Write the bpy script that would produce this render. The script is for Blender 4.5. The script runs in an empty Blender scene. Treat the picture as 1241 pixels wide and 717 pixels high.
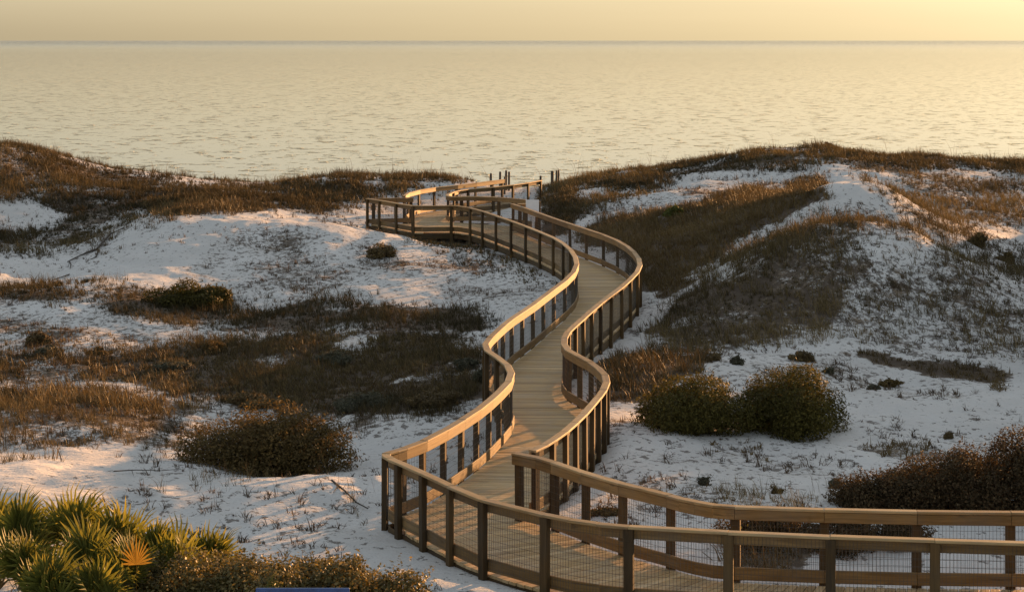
import bpy, math, random
import numpy as np
from mathutils import Vector, Matrix, Euler

# ------------------------------------------------------------------ camera, sky, sun, exposure
S = bpy.context.scene
COL = S.collection
rng = np.random.default_rng(7)
random.seed(7)
CAM_H = 7.6            # eye height above the deck (deck top is z = 0)
FOC = 2600.0           # focal length in pixels of a 1241 px wide picture
HOR = 49.0             # horizon row
CX = 620.5
cam = bpy.data.cameras.new('camera')
cam_o = bpy.data.objects.new('camera', cam)
COL.objects.link(cam_o)
cam_o.location = (0, 0, CAM_H)
cam_o.rotation_euler = (math.radians(90), 0, 0)
cam.sensor_width = 36.0
cam.lens = FOC / 1241.0 * 36.0
cam.shift_y = -(358.5 - HOR) / 1241.0
cam.clip_start = 0.5
cam.clip_end = 120000
S.camera = cam_o

SUN_EL, SUN_AZ = 6.0, 34.0       # degrees; azimuth to the right of the view
world = bpy.data.worlds.new('World')
S.world = world
world.use_nodes = True
wn = world.node_tree
bg = wn.nodes['Background']
sky = wn.nodes.new('ShaderNodeTexSky')
sky.sky_type = 'NISHITA'
sky.sun_disc = False
sky.sun_elevation = math.radians(SUN_EL)
sky.sun_rotation = math.radians(SUN_AZ)
sky.altitude = 0
sky.air_density = 1.0
sky.dust_density = 2.2
sky.ozone_density = 0.9
# gamma added to the sky lifts the shade: less spread from zenith to horizon
sky_gamma = wn.nodes.new('ShaderNodeGamma')
sky_gamma.inputs[1].default_value = 0.36
wn.links.new(sky.outputs[0], sky_gamma.inputs[0])
# faint streaks of high cloud, the same all round
wtc = wn.nodes.new('ShaderNodeTexCoord')
wmp = wn.nodes.new('ShaderNodeMapping'); wmp.inputs['Scale'].default_value = (1.6, 1.6, 26)
wns = wn.nodes.new('ShaderNodeTexNoise'); wns.inputs['Scale'].default_value = 1.4; wns.inputs['Detail'].default_value = 4
wrm = wn.nodes.new('ShaderNodeMapRange'); wrm.inputs[3].default_value = 0.90; wrm.inputs[4].default_value = 1.10
wvm = wn.nodes.new('ShaderNodeVectorMath'); wvm.operation = 'SCALE'
wn.links.new(wtc.outputs['Generated'], wmp.inputs[0]); wn.links.new(wmp.outputs[0], wns.inputs['Vector'])
wn.links.new(wns.outputs[0], wrm.inputs[0]); wn.links.new(sky_gamma.outputs[0], wvm.inputs[0]); wn.links.new(wrm.outputs[0], wvm.inputs['Scale'])
wn.links.new(wvm.outputs[0], bg.inputs[0])
bg.inputs[1].default_value = 0.142
sun = bpy.data.lights.new('sun', 'SUN')
sun.energy = 4.2
sun.angle = math.radians(0.5)
sun.color = (1.0, 0.50, 0.19)
sun_o = bpy.data.objects.new('sun', sun)
COL.objects.link(sun_o)
_a, _e = math.radians(SUN_AZ), math.radians(SUN_EL)
SUN_DIR = Vector((math.sin(_a) * math.cos(_e), math.cos(_a) * math.cos(_e), math.sin(_e)))
sun_o.rotation_euler = SUN_DIR.to_track_quat('Z', 'Y').to_euler()
sun_o.location = (40, 50, 30)
S.view_settings.view_transform = 'Standard'
S.view_settings.look = 'None'
S.view_settings.gamma = 1.0
S.render.engine = 'CYCLES'
S.cycles.sample_clamp_direct = 3.0
S.cycles.sample_clamp_indirect = 3.0
S.view_settings.exposure = 1.6


# ------------------------------------------------------------------ helpers
def at(px, py, Y):
    """survey helper: a sight line and a distance give a point of the place"""
    return ((px - CX) / FOC * Y, Y, CAM_H - (py - HOR) / FOC * Y)


def tag(o, label=None, cat=None, group=None, kind=None):
    if label: o['label'] = label
    if cat: o['category'] = cat
    if group: o['group'] = group
    if kind: o['kind'] = kind
    return o


def empty(name, loc, label, cat, group=None, rz=0.0):
    o = bpy.data.objects.new(name, None)
    o.empty_display_size = 0.3
    o.location = loc
    o.rotation_euler = (0, 0, rz)
    COL.objects.link(o)
    return tag(o, label, cat, group)


def link(name, me, parent=None, mat=None):
    if mat is not None and not me.materials:
        me.materials.append(mat)
    o = bpy.data.objects.new(name, me)
    COL.objects.link(o)
    if parent is not None:
        o.parent = parent
    return o


def np_mesh(name, V, F, attrs=None, smooth=False):
    """V (n,3); F (m,k) one face size k; attrs {name: (type, array)} on points"""
    V = np.asarray(V, np.float32)
    F = np.asarray(F, np.int32)
    me = bpy.data.meshes.new(name)
    m, k = F.shape
    me.vertices.add(len(V))
    me.vertices.foreach_set('co', V.ravel())
    me.loops.add(m * k)
    me.loops.foreach_set('vertex_index', F.ravel())
    me.polygons.add(m)
    me.polygons.foreach_set('loop_start', np.arange(0, m * k, k, dtype=np.int32))
    me.update(calc_edges=True)
    me.polygons.foreach_set('use_smooth', np.full(m, smooth, dtype=bool))
    for nm, (ty, arr) in (attrs or {}).items():
        at_ = me.attributes.new(nm, ty, 'POINT')
        at_.data.foreach_set('value' if ty == 'FLOAT' else 'vector', np.asarray(arr, np.float32).ravel())
    return me


def _hash(ix, iy, seed):
    h = (ix.astype(np.int64) * 374761393 + iy.astype(np.int64) * 668265263 + seed * 974634777) & 0xffffffff
    h = ((h ^ (h >> 13)) * 1274126177) & 0xffffffff
    h = h ^ (h >> 16)
    return (h & 0xffff) / 65535.0


def vnoise(x, y, seed=0):
    ix, iy = np.floor(x), np.floor(y)
    fx, fy = x - ix, y - iy
    fx = fx * fx * (3 - 2 * fx); fy = fy * fy * (3 - 2 * fy)
    a = _hash(ix, iy, seed); b = _hash(ix + 1, iy, seed); c = _hash(ix, iy + 1, seed); d = _hash(ix + 1, iy + 1, seed)
    return (a * (1 - fx) + b * fx) * (1 - fy) + (c * (1 - fx) + d * fx) * fy


def fbm(x, y, seed=0, octaves=4, gain=0.5):
    s, amp, tot = 0, 1.0, 0
    for o in range(octaves):
        s = s + amp * vnoise(x * 2 ** o + 17.3 * o, y * 2 ** o - 9.1 * o, seed + o)
        tot += amp
        amp *= gain
    return s / tot


def sstep(a, b, x):
    t = np.clip((x - a) / (b - a), 0, 1)
    return t * t * (3 - 2 * t)


# ------------------------------------------------------------------ node helpers
def new_mat(name):
    m = bpy.data.materials.new(name)
    m.use_nodes = True
    nt = m.node_tree
    for n in list(nt.nodes): nt.nodes.remove(n)
    out = nt.nodes.new('ShaderNodeOutputMaterial')
    return m, nt, out


def N(nt, ty, **kw):
    n = nt.nodes.new(ty)
    for k, v in kw.items():
        if k.startswith('i_'):
            n.inputs[k[2:].replace('_', ' ')].default_value = v
        else:
            setattr(n, k, v)
    return n


def ramp(nt, stops, fac=None, interp='LINEAR'):
    r = nt.nodes.new('ShaderNodeValToRGB')
    r.color_ramp.interpolation = interp
    el = r.color_ramp.elements
    while len(el) < len(stops): el.new(0.5)
    for e, (p, c) in zip(el, stops):
        e.position = p
        e.color = (*c, 1) if len(c) == 3 else c
    if fac is not None: nt.links.new(fac, r.inputs[0])
    return r


def math_(nt, op, a, b=None, clamp=False):
    n = nt.nodes.new('ShaderNodeMath'); n.operation = op; n.use_clamp = clamp
    for i, v in enumerate((a, b)):
        if v is None: continue
        if isinstance(v, (int, float)): n.inputs[i].default_value = v
        else: nt.links.new(v, n.inputs[i])
    return n.outputs[0]


def mixc(nt, fac, a, b, blend='MIX'):
    n = nt.nodes.new('ShaderNodeMix'); n.data_type = 'RGBA'; n.blend_type = blend
    for sock, v in ((n.inputs[0], fac), (n.inputs[6], a), (n.inputs[7], b)):
        if isinstance(v, (int, float)): sock.default_value = v
        elif isinstance(v, tuple): sock.default_value = (*v, 1)
        else: nt.links.new(v, sock)
    return n.outputs[2]


def noise(nt, vec, scale, detail=4, rough=0.55, dist=0.0):
    n = nt.nodes.new('ShaderNodeTexNoise')
    n.inputs['Scale'].default_value = scale; n.inputs['Detail'].default_value = detail
    n.inputs['Roughness'].default_value = rough; n.inputs['Distortion'].default_value = dist
    if vec is not None: nt.links.new(vec, n.inputs['Vector'])
    return n.outputs[0]


def scaled(nt, vec, s):
    n = nt.nodes.new('ShaderNodeMapping'); n.inputs['Scale'].default_value = s
    nt.links.new(vec, n.inputs['Vector'])
    return n.outputs[0]


# ------------------------------------------------------------------ materials
def mat_wood(name, dark, mid, light, rough=0.7):
    """grain runs along attribute 'grain'.x (metres along, across, through)"""
    m, nt, out = new_mat(name)
    g = N(nt, 'ShaderNodeAttribute', attribute_name='grain').outputs['Vector']
    tone = N(nt, 'ShaderNodeAttribute', attribute_name='tone').outputs['Fac']
    fine = noise(nt, scaled(nt, g, (2.5, 60, 60)), 1.0, 5, 0.6)
    rings = noise(nt, scaled(nt, g, (0.8, 14, 14)), 1.0, 3, 0.5, 1.5)
    f = math_(nt, 'ADD', math_(nt, 'MULTIPLY', fine, 0.45), math_(nt, 'MULTIPLY', rings, 0.55))
    f = math_(nt, 'ADD', f, math_(nt, 'MULTIPLY', math_(nt, 'SUBTRACT', tone, 0.5), 0.30), True)
    c = ramp(nt, [(0.28, dark), (0.52, mid), (0.76, light)], f).outputs[0]
    knots = noise(nt, scaled(nt, g, (1.7, 9, 9)), 1.3, 1, 0.4)
    k = ramp(nt, [(0.70, (0, 0, 0)), (0.76, (1, 1, 1))], knots).outputs[0]
    c = mixc(nt, math_(nt, 'MULTIPLY', k, 0.55), c, tuple(v * 0.45 for v in dark))
    pos = N(nt, 'ShaderNodeNewGeometry').outputs['Position']
    wear = ramp(nt, [(0.42, (0, 0, 0)), (0.68, (1, 1, 1))], noise(nt, pos, 1.7, 5, 0.65)).outputs[0]
    grey = sum(mid) / 3
    c = mixc(nt, math_(nt, 'MULTIPLY', wear, 0.38), c, (grey * 0.98, grey * 0.90, grey * 0.78))
    stain = ramp(nt, [(0.58, (0, 0, 0)), (0.72, (1, 1, 1))], noise(nt, pos, 3.1, 4, 0.7)).outputs[0]
    c = mixc(nt, math_(nt, 'MULTIPLY', stain, 0.35), c, tuple(v * 0.7 for v in dark))
    crack = ramp(nt, [(0.70, (0, 0, 0)), (0.74, (1, 1, 1))], noise(nt, scaled(nt, g, (1.2, 95, 95)), 1.0, 2, 0.5)).outputs[0]
    c = mixc(nt, math_(nt, 'MULTIPLY', crack, 0.5), c, tuple(v * 0.3 for v in dark))
    b = N(nt, 'ShaderNodeBsdfPrincipled')
    nt.links.new(c, b.inputs['Base Color'])
    b.inputs['Roughness'].default_value = rough
    b.inputs['Specular IOR Level'].default_value = 0.35
    bp = N(nt, 'ShaderNodeBump'); bp.inputs['Strength'].default_value = 0.35; bp.inputs['Distance'].default_value = 0.004
    nt.links.new(fine, bp.inputs['Height']); nt.links.new(bp.outputs[0], b.inputs['Normal'])
    nt.links.new(b.outputs[0], out.inputs[0])
    return m


M_RAIL = mat_wood('treated_pine_rail', (0.12, 0.066, 0.019), (0.225, 0.132, 0.044), (0.34, 0.213, 0.085), 0.64)
M_CAP = mat_wood('weathered_skylit_cap_rail', (0.20, 0.122, 0.048), (0.36, 0.240, 0.105), (0.50, 0.36, 0.185), 0.62)  # paler than the boards: weathering plus sky light put into the colour
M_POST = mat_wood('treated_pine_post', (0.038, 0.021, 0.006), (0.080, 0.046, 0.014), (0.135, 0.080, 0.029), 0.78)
M_DECK = mat_wood('weathered_deck_board', (0.33, 0.212, 0.088), (0.50, 0.340, 0.160), (0.64, 0.465, 0.25), 0.7)
M_PILE = mat_wood('weathered_piling', (0.05, 0.04, 0.03), (0.10, 0.08, 0.06), (0.16, 0.13, 0.10), 0.8)


def mat_plain(name, col, rough=0.5, metal=0.0, var=0.25, scale=6):
    m, nt, out = new_mat(name)
    tc = N(nt, 'ShaderNodeTexCoord').outputs['Object']
    n = noise(nt, tc, scale, 5, 0.6)
    c = ramp(nt, [(0.3, tuple(v * (1 - var) for v in col)), (0.7, tuple(min(1, v * (1 + var * 0.5)) for v in col))], n).outputs[0]
    b = N(nt, 'ShaderNodeBsdfPrincipled')
    nt.links.new(c, b.inputs['Base Color'])
    b.inputs['Roughness'].default_value = rough; b.inputs['Metallic'].default_value = metal
    nt.links.new(b.outputs[0], out.inputs[0])
    return m


M_WIRE = mat_plain('weathered_wire', (0.10, 0.085, 0.07), 0.5, 0.4, 0.3, 3)
M_WHITE = mat_plain('white_sign_paint', (0.88, 0.89, 0.90), 0.5, 0, 0.08, 3)
M_BLUE = mat_plain('blue_sign_print', (0.025, 0.075, 0.24), 0.35, 0, 0.35, 9)
M_BRANCH = mat_plain('dead_branch', (0.06, 0.045, 0.032), 0.85, 0, 0.4, 8)
M_TWIG = mat_plain('twig_bark', (0.075, 0.05, 0.033), 0.85, 0, 0.4, 14)


def mat_leaf(name, stops, trans=0.35, rough=0.55, spec=0.25):
    m, nt, out = new_mat(name)
    tint = N(nt, 'ShaderNodeAttribute', attribute_name='tint').outputs['Fac']
    c = ramp(nt, stops, tint).outputs[0]
    b = N(nt, 'ShaderNodeBsdfPrincipled')
    nt.links.new(c, b.inputs['Base Color'])
    b.inputs['Roughness'].default_value = rough; b.inputs['Specular IOR Level'].default_value = spec
    t = N(nt, 'ShaderNodeBsdfTranslucent')
    c2 = mixc(nt, 1.0, c, (1.0, 0.92, 0.6), 'MULTIPLY')
    nt.links.new(c2, t.inputs['Color'])
    mx = N(nt, 'ShaderNodeMixShader'); mx.inputs[0].default_value = trans
    nt.links.new(b.outputs[0], mx.inputs[1]); nt.links.new(t.outputs[0], mx.inputs[2])
    nt.links.new(mx.outputs[0], out.inputs[0])
    return m


M_GRASS = mat_leaf('dry_dune_grass', [(0.0, (0.045, 0.038, 0.022)), (0.35, (0.105, 0.083, 0.045)), (0.7, (0.20, 0.150, 0.076)), (1.0, (0.36, 0.270, 0.135))], 0.28, 0.7, 0.1)
M_SCRUB = mat_leaf('dark_scrub_leaf', [(0.0, (0.07, 0.048, 0.020)), (0.6, (0.15, 0.104, 0.044)), (1.0, (0.24, 0.17, 0.075))], 0.2, 0.6)
M_SEDGE = mat_leaf('tan_sedge', [(0.0, (0.05, 0.035, 0.025)), (0.5, (0.10, 0.07, 0.048)), (1.0, (0.20, 0.14, 0.09))], 0.3, 0.6)
M_OLIVE = mat_leaf('olive_brown_leaf', [(0.0, (0.06, 0.043, 0.018)), (0.6, (0.14, 0.098, 0.038)), (1.0, (0.26, 0.17, 0.06))], 0.35, 0.6, 0.15)
M_GREEN = mat_leaf('dark_evergreen_leaf', [(0.0, (0.042, 0.036, 0.010)), (0.6, (0.105, 0.089, 0.023)), (1.0, (0.21, 0.172, 0.045))], 0.35, 0.6, 0.15)
M_ROSEMARY = mat_leaf('grey_green_leaf', [(0.0, (0.05, 0.05, 0.034)), (0.6, (0.115, 0.11, 0.075)), (1.0, (0.20, 0.185, 0.12))], 0.25, 0.6, 0.15)
M_RED = mat_leaf('dark_russet_leaf', [(0.0, (0.048, 0.034, 0.020)), (0.7, (0.11, 0.078, 0.042)), (1.0, (0.19, 0.135, 0.07))], 0.3, 0.65, 0.1)
M_LEATHER = mat_leaf('leathery_olive_leaf', [(0.0, (0.06, 0.054, 0.02)), (0.55, (0.15, 0.125, 0.045)), (1.0, (0.32, 0.235, 0.10))], 0.35, 0.5, 0.22)
M_LIME = mat_leaf('yellow_green_needle', [(0.0, (0.05, 0.06, 0.012)), (0.6, (0.12, 0.13, 0.025)), (1.0, (0.24, 0.22, 0.05))], 0.35, 0.5)
M_FROND = mat_leaf('palmetto_frond', [(0.0, (0.05, 0.058, 0.013)), (0.6, (0.155, 0.165, 0.036)), (1.0, (0.40, 0.34, 0.08))], 0.5, 0.5, 0.2)
M_DEADFROND = mat_leaf('dead_palmetto_frond', [(0.0, (0.30, 0.165, 0.03)), (1.0, (0.46, 0.29, 0.06))], 0.35, 0.6, 0.1)
M_YELLOW = mat_leaf('yellow_flower', [(0.0, (0.55, 0.38, 0.03)), (1.0, (0.70, 0.52, 0.05))], 0.3, 0.5)


def mat_sand():
    m, nt, out = new_mat('white_quartz_sand')
    tc = N(nt, 'ShaderNodeNewGeometry').outputs['Position']
    cov = N(nt, 'ShaderNodeAttribute', attribute_name='cover').outputs['Fac']
    big = noise(nt, tc, 0.35, 4)
    med = noise(nt, tc, 2.2, 6, 0.65)
    fine = noise(nt, tc, 14, 4, 0.7)
    sand = ramp(nt, [(0.3, (0.59, 0.57, 0.55)), (0.7, (0.71, 0.69, 0.67))], big).outputs[0]
    sand = mixc(nt, math_(nt, 'MULTIPLY', ramp(nt, [(0.45, (0, 0, 0)), (0.8, (1, 1, 1))], fine).outputs[0], 0.25), sand, (0.45, 0.41, 0.38))
    lit = ramp(nt, [(0.3, (0.075, 0.050, 0.030)), (0.6, (0.15, 0.105, 0.064)), (0.8, (0.23, 0.17, 0.11))], med).outputs[0]
    # litter lies where plants grow, with ragged edges
    f = math_(nt, 'ADD', cov, math_(nt, 'MULTIPLY', math_(nt, 'SUBTRACT', med, 0.5), 1.1))
    f = math_(nt, 'ADD', f, math_(nt, 'MULTIPLY', math_(nt, 'SUBTRACT', fine, 0.5), 0.9))
    fac = ramp(nt, [(0.44, (0, 0, 0)), (0.62, (1, 1, 1))], f).outputs[0]
    c = mixc(nt, math_(nt, 'MULTIPLY', fac, 0.93), sand, lit)
    specks = noise(nt, scaled(nt, tc, (1, 0.7, 1)), 5.5, 3, 0.75)
    sf = math_(nt, 'ADD', specks, math_(nt, 'MULTIPLY', cov, 0.28))
    c = mixc(nt, math_(nt, 'MULTIPLY', ramp(nt, [(0.625, (0, 0, 0)), (0.665, (1, 1, 1))], sf).outputs[0], 0.75), c, (0.075, 0.055, 0.04))
    b = N(nt, 'ShaderNodeBsdfPrincipled')
    nt.links.new(c, b.inputs['Base Color'])
    b.inputs['Roughness'].default_value = 0.9; b.inputs['Specular IOR Level'].default_value = 0.15
    rip = noise(nt, scaled(nt, tc, (1, 1, 1)), 5.0, 5, 0.6, 0.4)
    rot = N(nt, 'ShaderNodeMapping'); rot.inputs['Rotation'].default_value = (0, 0, 0.5); rot.inputs['Scale'].default_value = (1.6, 7.0, 1)
    nt.links.new(tc, rot.inputs['Vector'])
    wind = noise(nt, rot.outputs[0], 1.0, 3, 0.5, 0.6)
    h = math_(nt, 'ADD', math_(nt, 'ADD', math_(nt, 'MULTIPLY', rip, 0.5), math_(nt, 'MULTIPLY', fine, 0.25)), math_(nt, 'MULTIPLY', wind, 0.45))
    bp = N(nt, 'ShaderNodeBump'); bp.inputs['Strength'].default_value = 0.8; bp.inputs['Distance'].default_value = 0.10
    nt.links.new(h, bp.inputs['Height']); nt.links.new(bp.outputs[0], b.inputs['Normal'])
    nt.links.new(b.outputs[0], out.inputs[0])
    return m


def mat_sea():
    m, nt, out = new_mat('rippled_sea')
    tc = N(nt, 'ShaderNodeNewGeometry').outputs['Position']
    swell = noise(nt, scaled(nt, tc, (0.10, 0.16, 1)), 1.0, 3, 0.55, 0.2)
    chop = noise(nt, scaled(nt, tc, (0.60, 0.42, 1)), 1.0, 3, 0.6, 0.2)
    patch = noise(nt, scaled(nt, tc, (0.004, 0.02, 1)), 1.0, 4, 0.6, 0.2)
    crest = math_(nt, 'MULTIPLY', ramp(nt, [(0.58, (0, 0, 0)), (0.73, (1, 1, 1))], chop).outputs[0], ramp(nt, [(0.3, (0.45, 0.45, 0.45)), (0.7, (1, 1, 1))], patch).outputs[0])
    sx = N(nt, 'ShaderNodeSeparateXYZ'); nt.links.new(tc, sx.inputs[0])
    off = N(nt, 'ShaderNodeMapRange'); off.inputs[1].default_value = 1200; off.inputs[2].default_value = 9000; off.inputs[3].default_value = 0.0; off.inputs[4].default_value = 1.0
    nt.links.new(sx.outputs[1], off.inputs[0])      # a fresher breeze raises long streaks offshore
    streak = noise(nt, scaled(nt, tc, (0.00035, 0.0019, 1)), 1.0, 5, 0.65, 0.3)
    h = math_(nt, 'ADD', math_(nt, 'MULTIPLY', swell, 0.05), math_(nt, 'MULTIPLY', crest, 5.5))
    h = math_(nt, 'ADD', h, math_(nt, 'MULTIPLY', streak, math_(nt, 'MULTIPLY', math_(nt, 'POWER', off.outputs[0], 2.0), 420.0)))
    b = N(nt, 'ShaderNodeBsdfPrincipled')
    b.inputs['Base Color'].default_value = (0.07, 0.08, 0.075, 1)
    b.inputs['Roughness'].default_value = 0.07
    b.inputs['IOR'].default_value = 1.45
    bp = N(nt, 'ShaderNodeBump'); bp.inputs['Strength'].default_value = 1.0; bp.inputs['Distance'].default_value = 0.40
    nt.links.new(h, bp.inputs['Height']); nt.links.new(bp.outputs[0], b.inputs['Normal'])
    nt.links.new(b.outputs[0], out.inputs[0])
    return m


M_SAND = mat_sand()
M_SEA = mat_sea()

# ------------------------------------------------------------------ the boardwalk's plan (metres; x right, y away)
RAIL_WEST = [(13.60, 26.95), (13.10, 27.02), (12.61, 27.09), (12.11, 27.17), (11.61, 27.24), (11.12, 27.31), (10.62, 27.38), (10.13, 27.45), (9.63, 27.52), (9.13, 27.59), (8.64, 27.67), (8.14, 27.74), (7.65, 27.81), (7.15, 27.88), (6.65, 27.95), (6.16, 28.02), (5.66, 28.09), (5.16, 28.16), (4.67, 28.24), (4.18, 28.32), (3.68, 28.41), (3.19, 28.51), (2.70, 28.61), (2.21, 28.72), (1.72, 28.84), (1.25, 29.01), (0.82, 29.27), (0.45, 29.61), (0.11, 29.97), (-0.23, 30.34), (-0.53, 30.74), (-0.76, 31.18), (-0.97, 31.64), (-1.18, 32.09), (-1.40, 32.55), (-1.62, 33.00), (-1.85, 33.44), (-2.04, 33.90), (-1.79, 34.32), (-1.55, 34.77), (-1.38, 35.24), (-1.23, 35.72), (-1.09, 36.20), (-0.96, 36.68), (-0.83, 37.16), (-0.71, 37.65), (-0.59, 38.14), (-0.49, 38.63), (-0.40, 39.12), (-0.31, 39.62), (-0.23, 40.11), (-0.15, 40.61), (-0.08, 41.10), (-0.04, 41.60), (-0.02, 42.10), (-0.04, 42.60), (-0.08, 43.10), (-0.15, 43.60), (-0.25, 44.09), (-0.37, 44.58), (-0.49, 45.06), (-0.57, 45.56), (-0.59, 46.06), (-0.57, 46.56), (-0.51, 47.06), (-0.45, 47.55), (-0.38, 48.05), (-0.31, 48.55), (-0.24, 49.04), (-0.17, 49.54), (-0.09, 50.03), (-0.00, 50.53), (0.09, 51.02), (0.19, 51.51), (0.29, 52.00), (0.39, 52.49), (0.48, 52.99), (0.57, 53.48), (0.65, 53.97), (0.74, 54.47), (0.82, 54.96), (0.90, 55.46), (0.99, 55.95), (1.07, 56.45), (1.16, 56.94), (1.25, 57.43), (1.34, 57.93), (1.42, 58.42), (1.50, 58.91), (1.57, 59.41), (1.64, 59.91), (1.70, 60.40), (1.76, 60.90), (1.80, 61.40), (1.84, 61.90), (1.87, 62.40), (1.89, 62.90), (1.91, 63.40), (1.91, 63.91), (1.91, 64.41), (1.90, 64.91), (1.89, 65.41), (1.87, 65.91), (1.85, 66.41), (1.83, 66.91), (1.80, 67.41), (1.76, 67.91), (1.72, 68.41), (1.67, 68.91), (1.62, 69.41), (1.56, 69.91), (1.49, 70.40), (1.42, 70.90), (1.34, 71.39), (1.25, 71.89), (1.15, 72.38), (1.05, 72.87), (0.95, 73.36), (0.84, 73.85), (0.74, 74.34), (0.64, 74.83), (0.53, 75.32), (0.43, 75.81), (0.32, 76.30), (0.21, 76.79), (0.10, 77.28), (-0.02, 77.77), (-0.14, 78.25), (-0.26, 78.74), (-0.39, 79.22), (-0.51, 79.71), (-0.63, 80.20), (-0.76, 80.68), (-0.88, 81.17), (-0.99, 81.66), (-1.11, 82.14), (-1.24, 82.63), (-1.38, 83.11), (-1.54, 83.58), (-1.74, 84.04), (-1.98, 84.48), (-2.26, 84.90)]
RAIL_EAST_NEAR = [(14.09, 29.45), (13.58, 29.47), (13.06, 29.50), (12.55, 29.52), (12.03, 29.54), (11.52, 29.56), (11.00, 29.58), (10.49, 29.61), (9.97, 29.63), (9.46, 29.65), (8.94, 29.67), (8.43, 29.69), (7.91, 29.71), (7.40, 29.74), (6.88, 29.76), (6.36, 29.78), (5.85, 29.80), (5.34, 29.84), (4.82, 29.89), (4.31, 29.95), (3.80, 30.01), (3.29, 30.09), (2.80, 30.24), (2.45, 30.61), (2.17, 31.05), (1.83, 31.43), (1.52, 31.84), (1.24, 32.27), (0.98, 32.72), (0.73, 33.17), (0.48, 33.62), (0.11, 33.98)]
RAIL_EAST = [(0.11, 33.97), (0.41, 34.35), (0.58, 34.83), (0.72, 35.31), (0.86, 35.79), (0.98, 36.28), (1.09, 36.77), (1.20, 37.26), (1.30, 37.75), (1.39, 38.25), (1.48, 38.74), (1.57, 39.24), (1.65, 39.73), (1.73, 40.23), (1.79, 40.73), (1.83, 41.23), (1.84, 41.73), (1.81, 42.24), (1.75, 42.73), (1.68, 43.23), (1.59, 43.73), (1.47, 44.22), (1.33, 44.70), (1.21, 45.19), (1.15, 45.68), (1.13, 46.19), (1.13, 46.69), (1.16, 47.19), (1.20, 47.69), (1.26, 48.19), (1.34, 48.69), (1.43, 49.18), (1.52, 49.68), (1.61, 50.17), (1.70, 50.67), (1.79, 51.16), (1.87, 51.66), (1.96, 52.15), (2.05, 52.65), (2.14, 53.14), (2.24, 53.63), (2.34, 54.13), (2.44, 54.62), (2.54, 55.11), (2.65, 55.60), (2.75, 56.10), (2.85, 56.59), (2.94, 57.08), (3.03, 57.58), (3.12, 58.07), (3.21, 58.57), (3.29, 59.06), (3.38, 59.56), (3.46, 60.06), (3.53, 60.55), (3.60, 61.05), (3.66, 61.55), (3.71, 62.05), (3.74, 62.55), (3.77, 63.05), (3.79, 63.56), (3.81, 64.06), (3.81, 64.56), (3.81, 65.06), (3.80, 65.57), (3.79, 66.07), (3.77, 66.57), (3.74, 67.07), (3.71, 67.58), (3.68, 68.08), (3.64, 68.58), (3.59, 69.08), (3.54, 69.58), (3.47, 70.08), (3.40, 70.58), (3.32, 71.07), (3.23, 71.57), (3.13, 72.06), (3.02, 72.55), (2.91, 73.04), (2.79, 73.53), (2.67, 74.02), (2.56, 74.51), (2.45, 75.00), (2.33, 75.49), (2.22, 75.98), (2.11, 76.47), (2.00, 76.96), (1.89, 77.45), (1.78, 77.94), (1.66, 78.43), (1.55, 78.92), (1.44, 79.41), (1.34, 79.90), (1.23, 80.39), (1.13, 80.89), (1.03, 81.38), (0.93, 81.87), (0.83, 82.36), (0.73, 82.86), (0.62, 83.35), (0.51, 83.84), (0.40, 84.33), (0.28, 84.82), (0.16, 85.30), (0.03, 85.79)]
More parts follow.
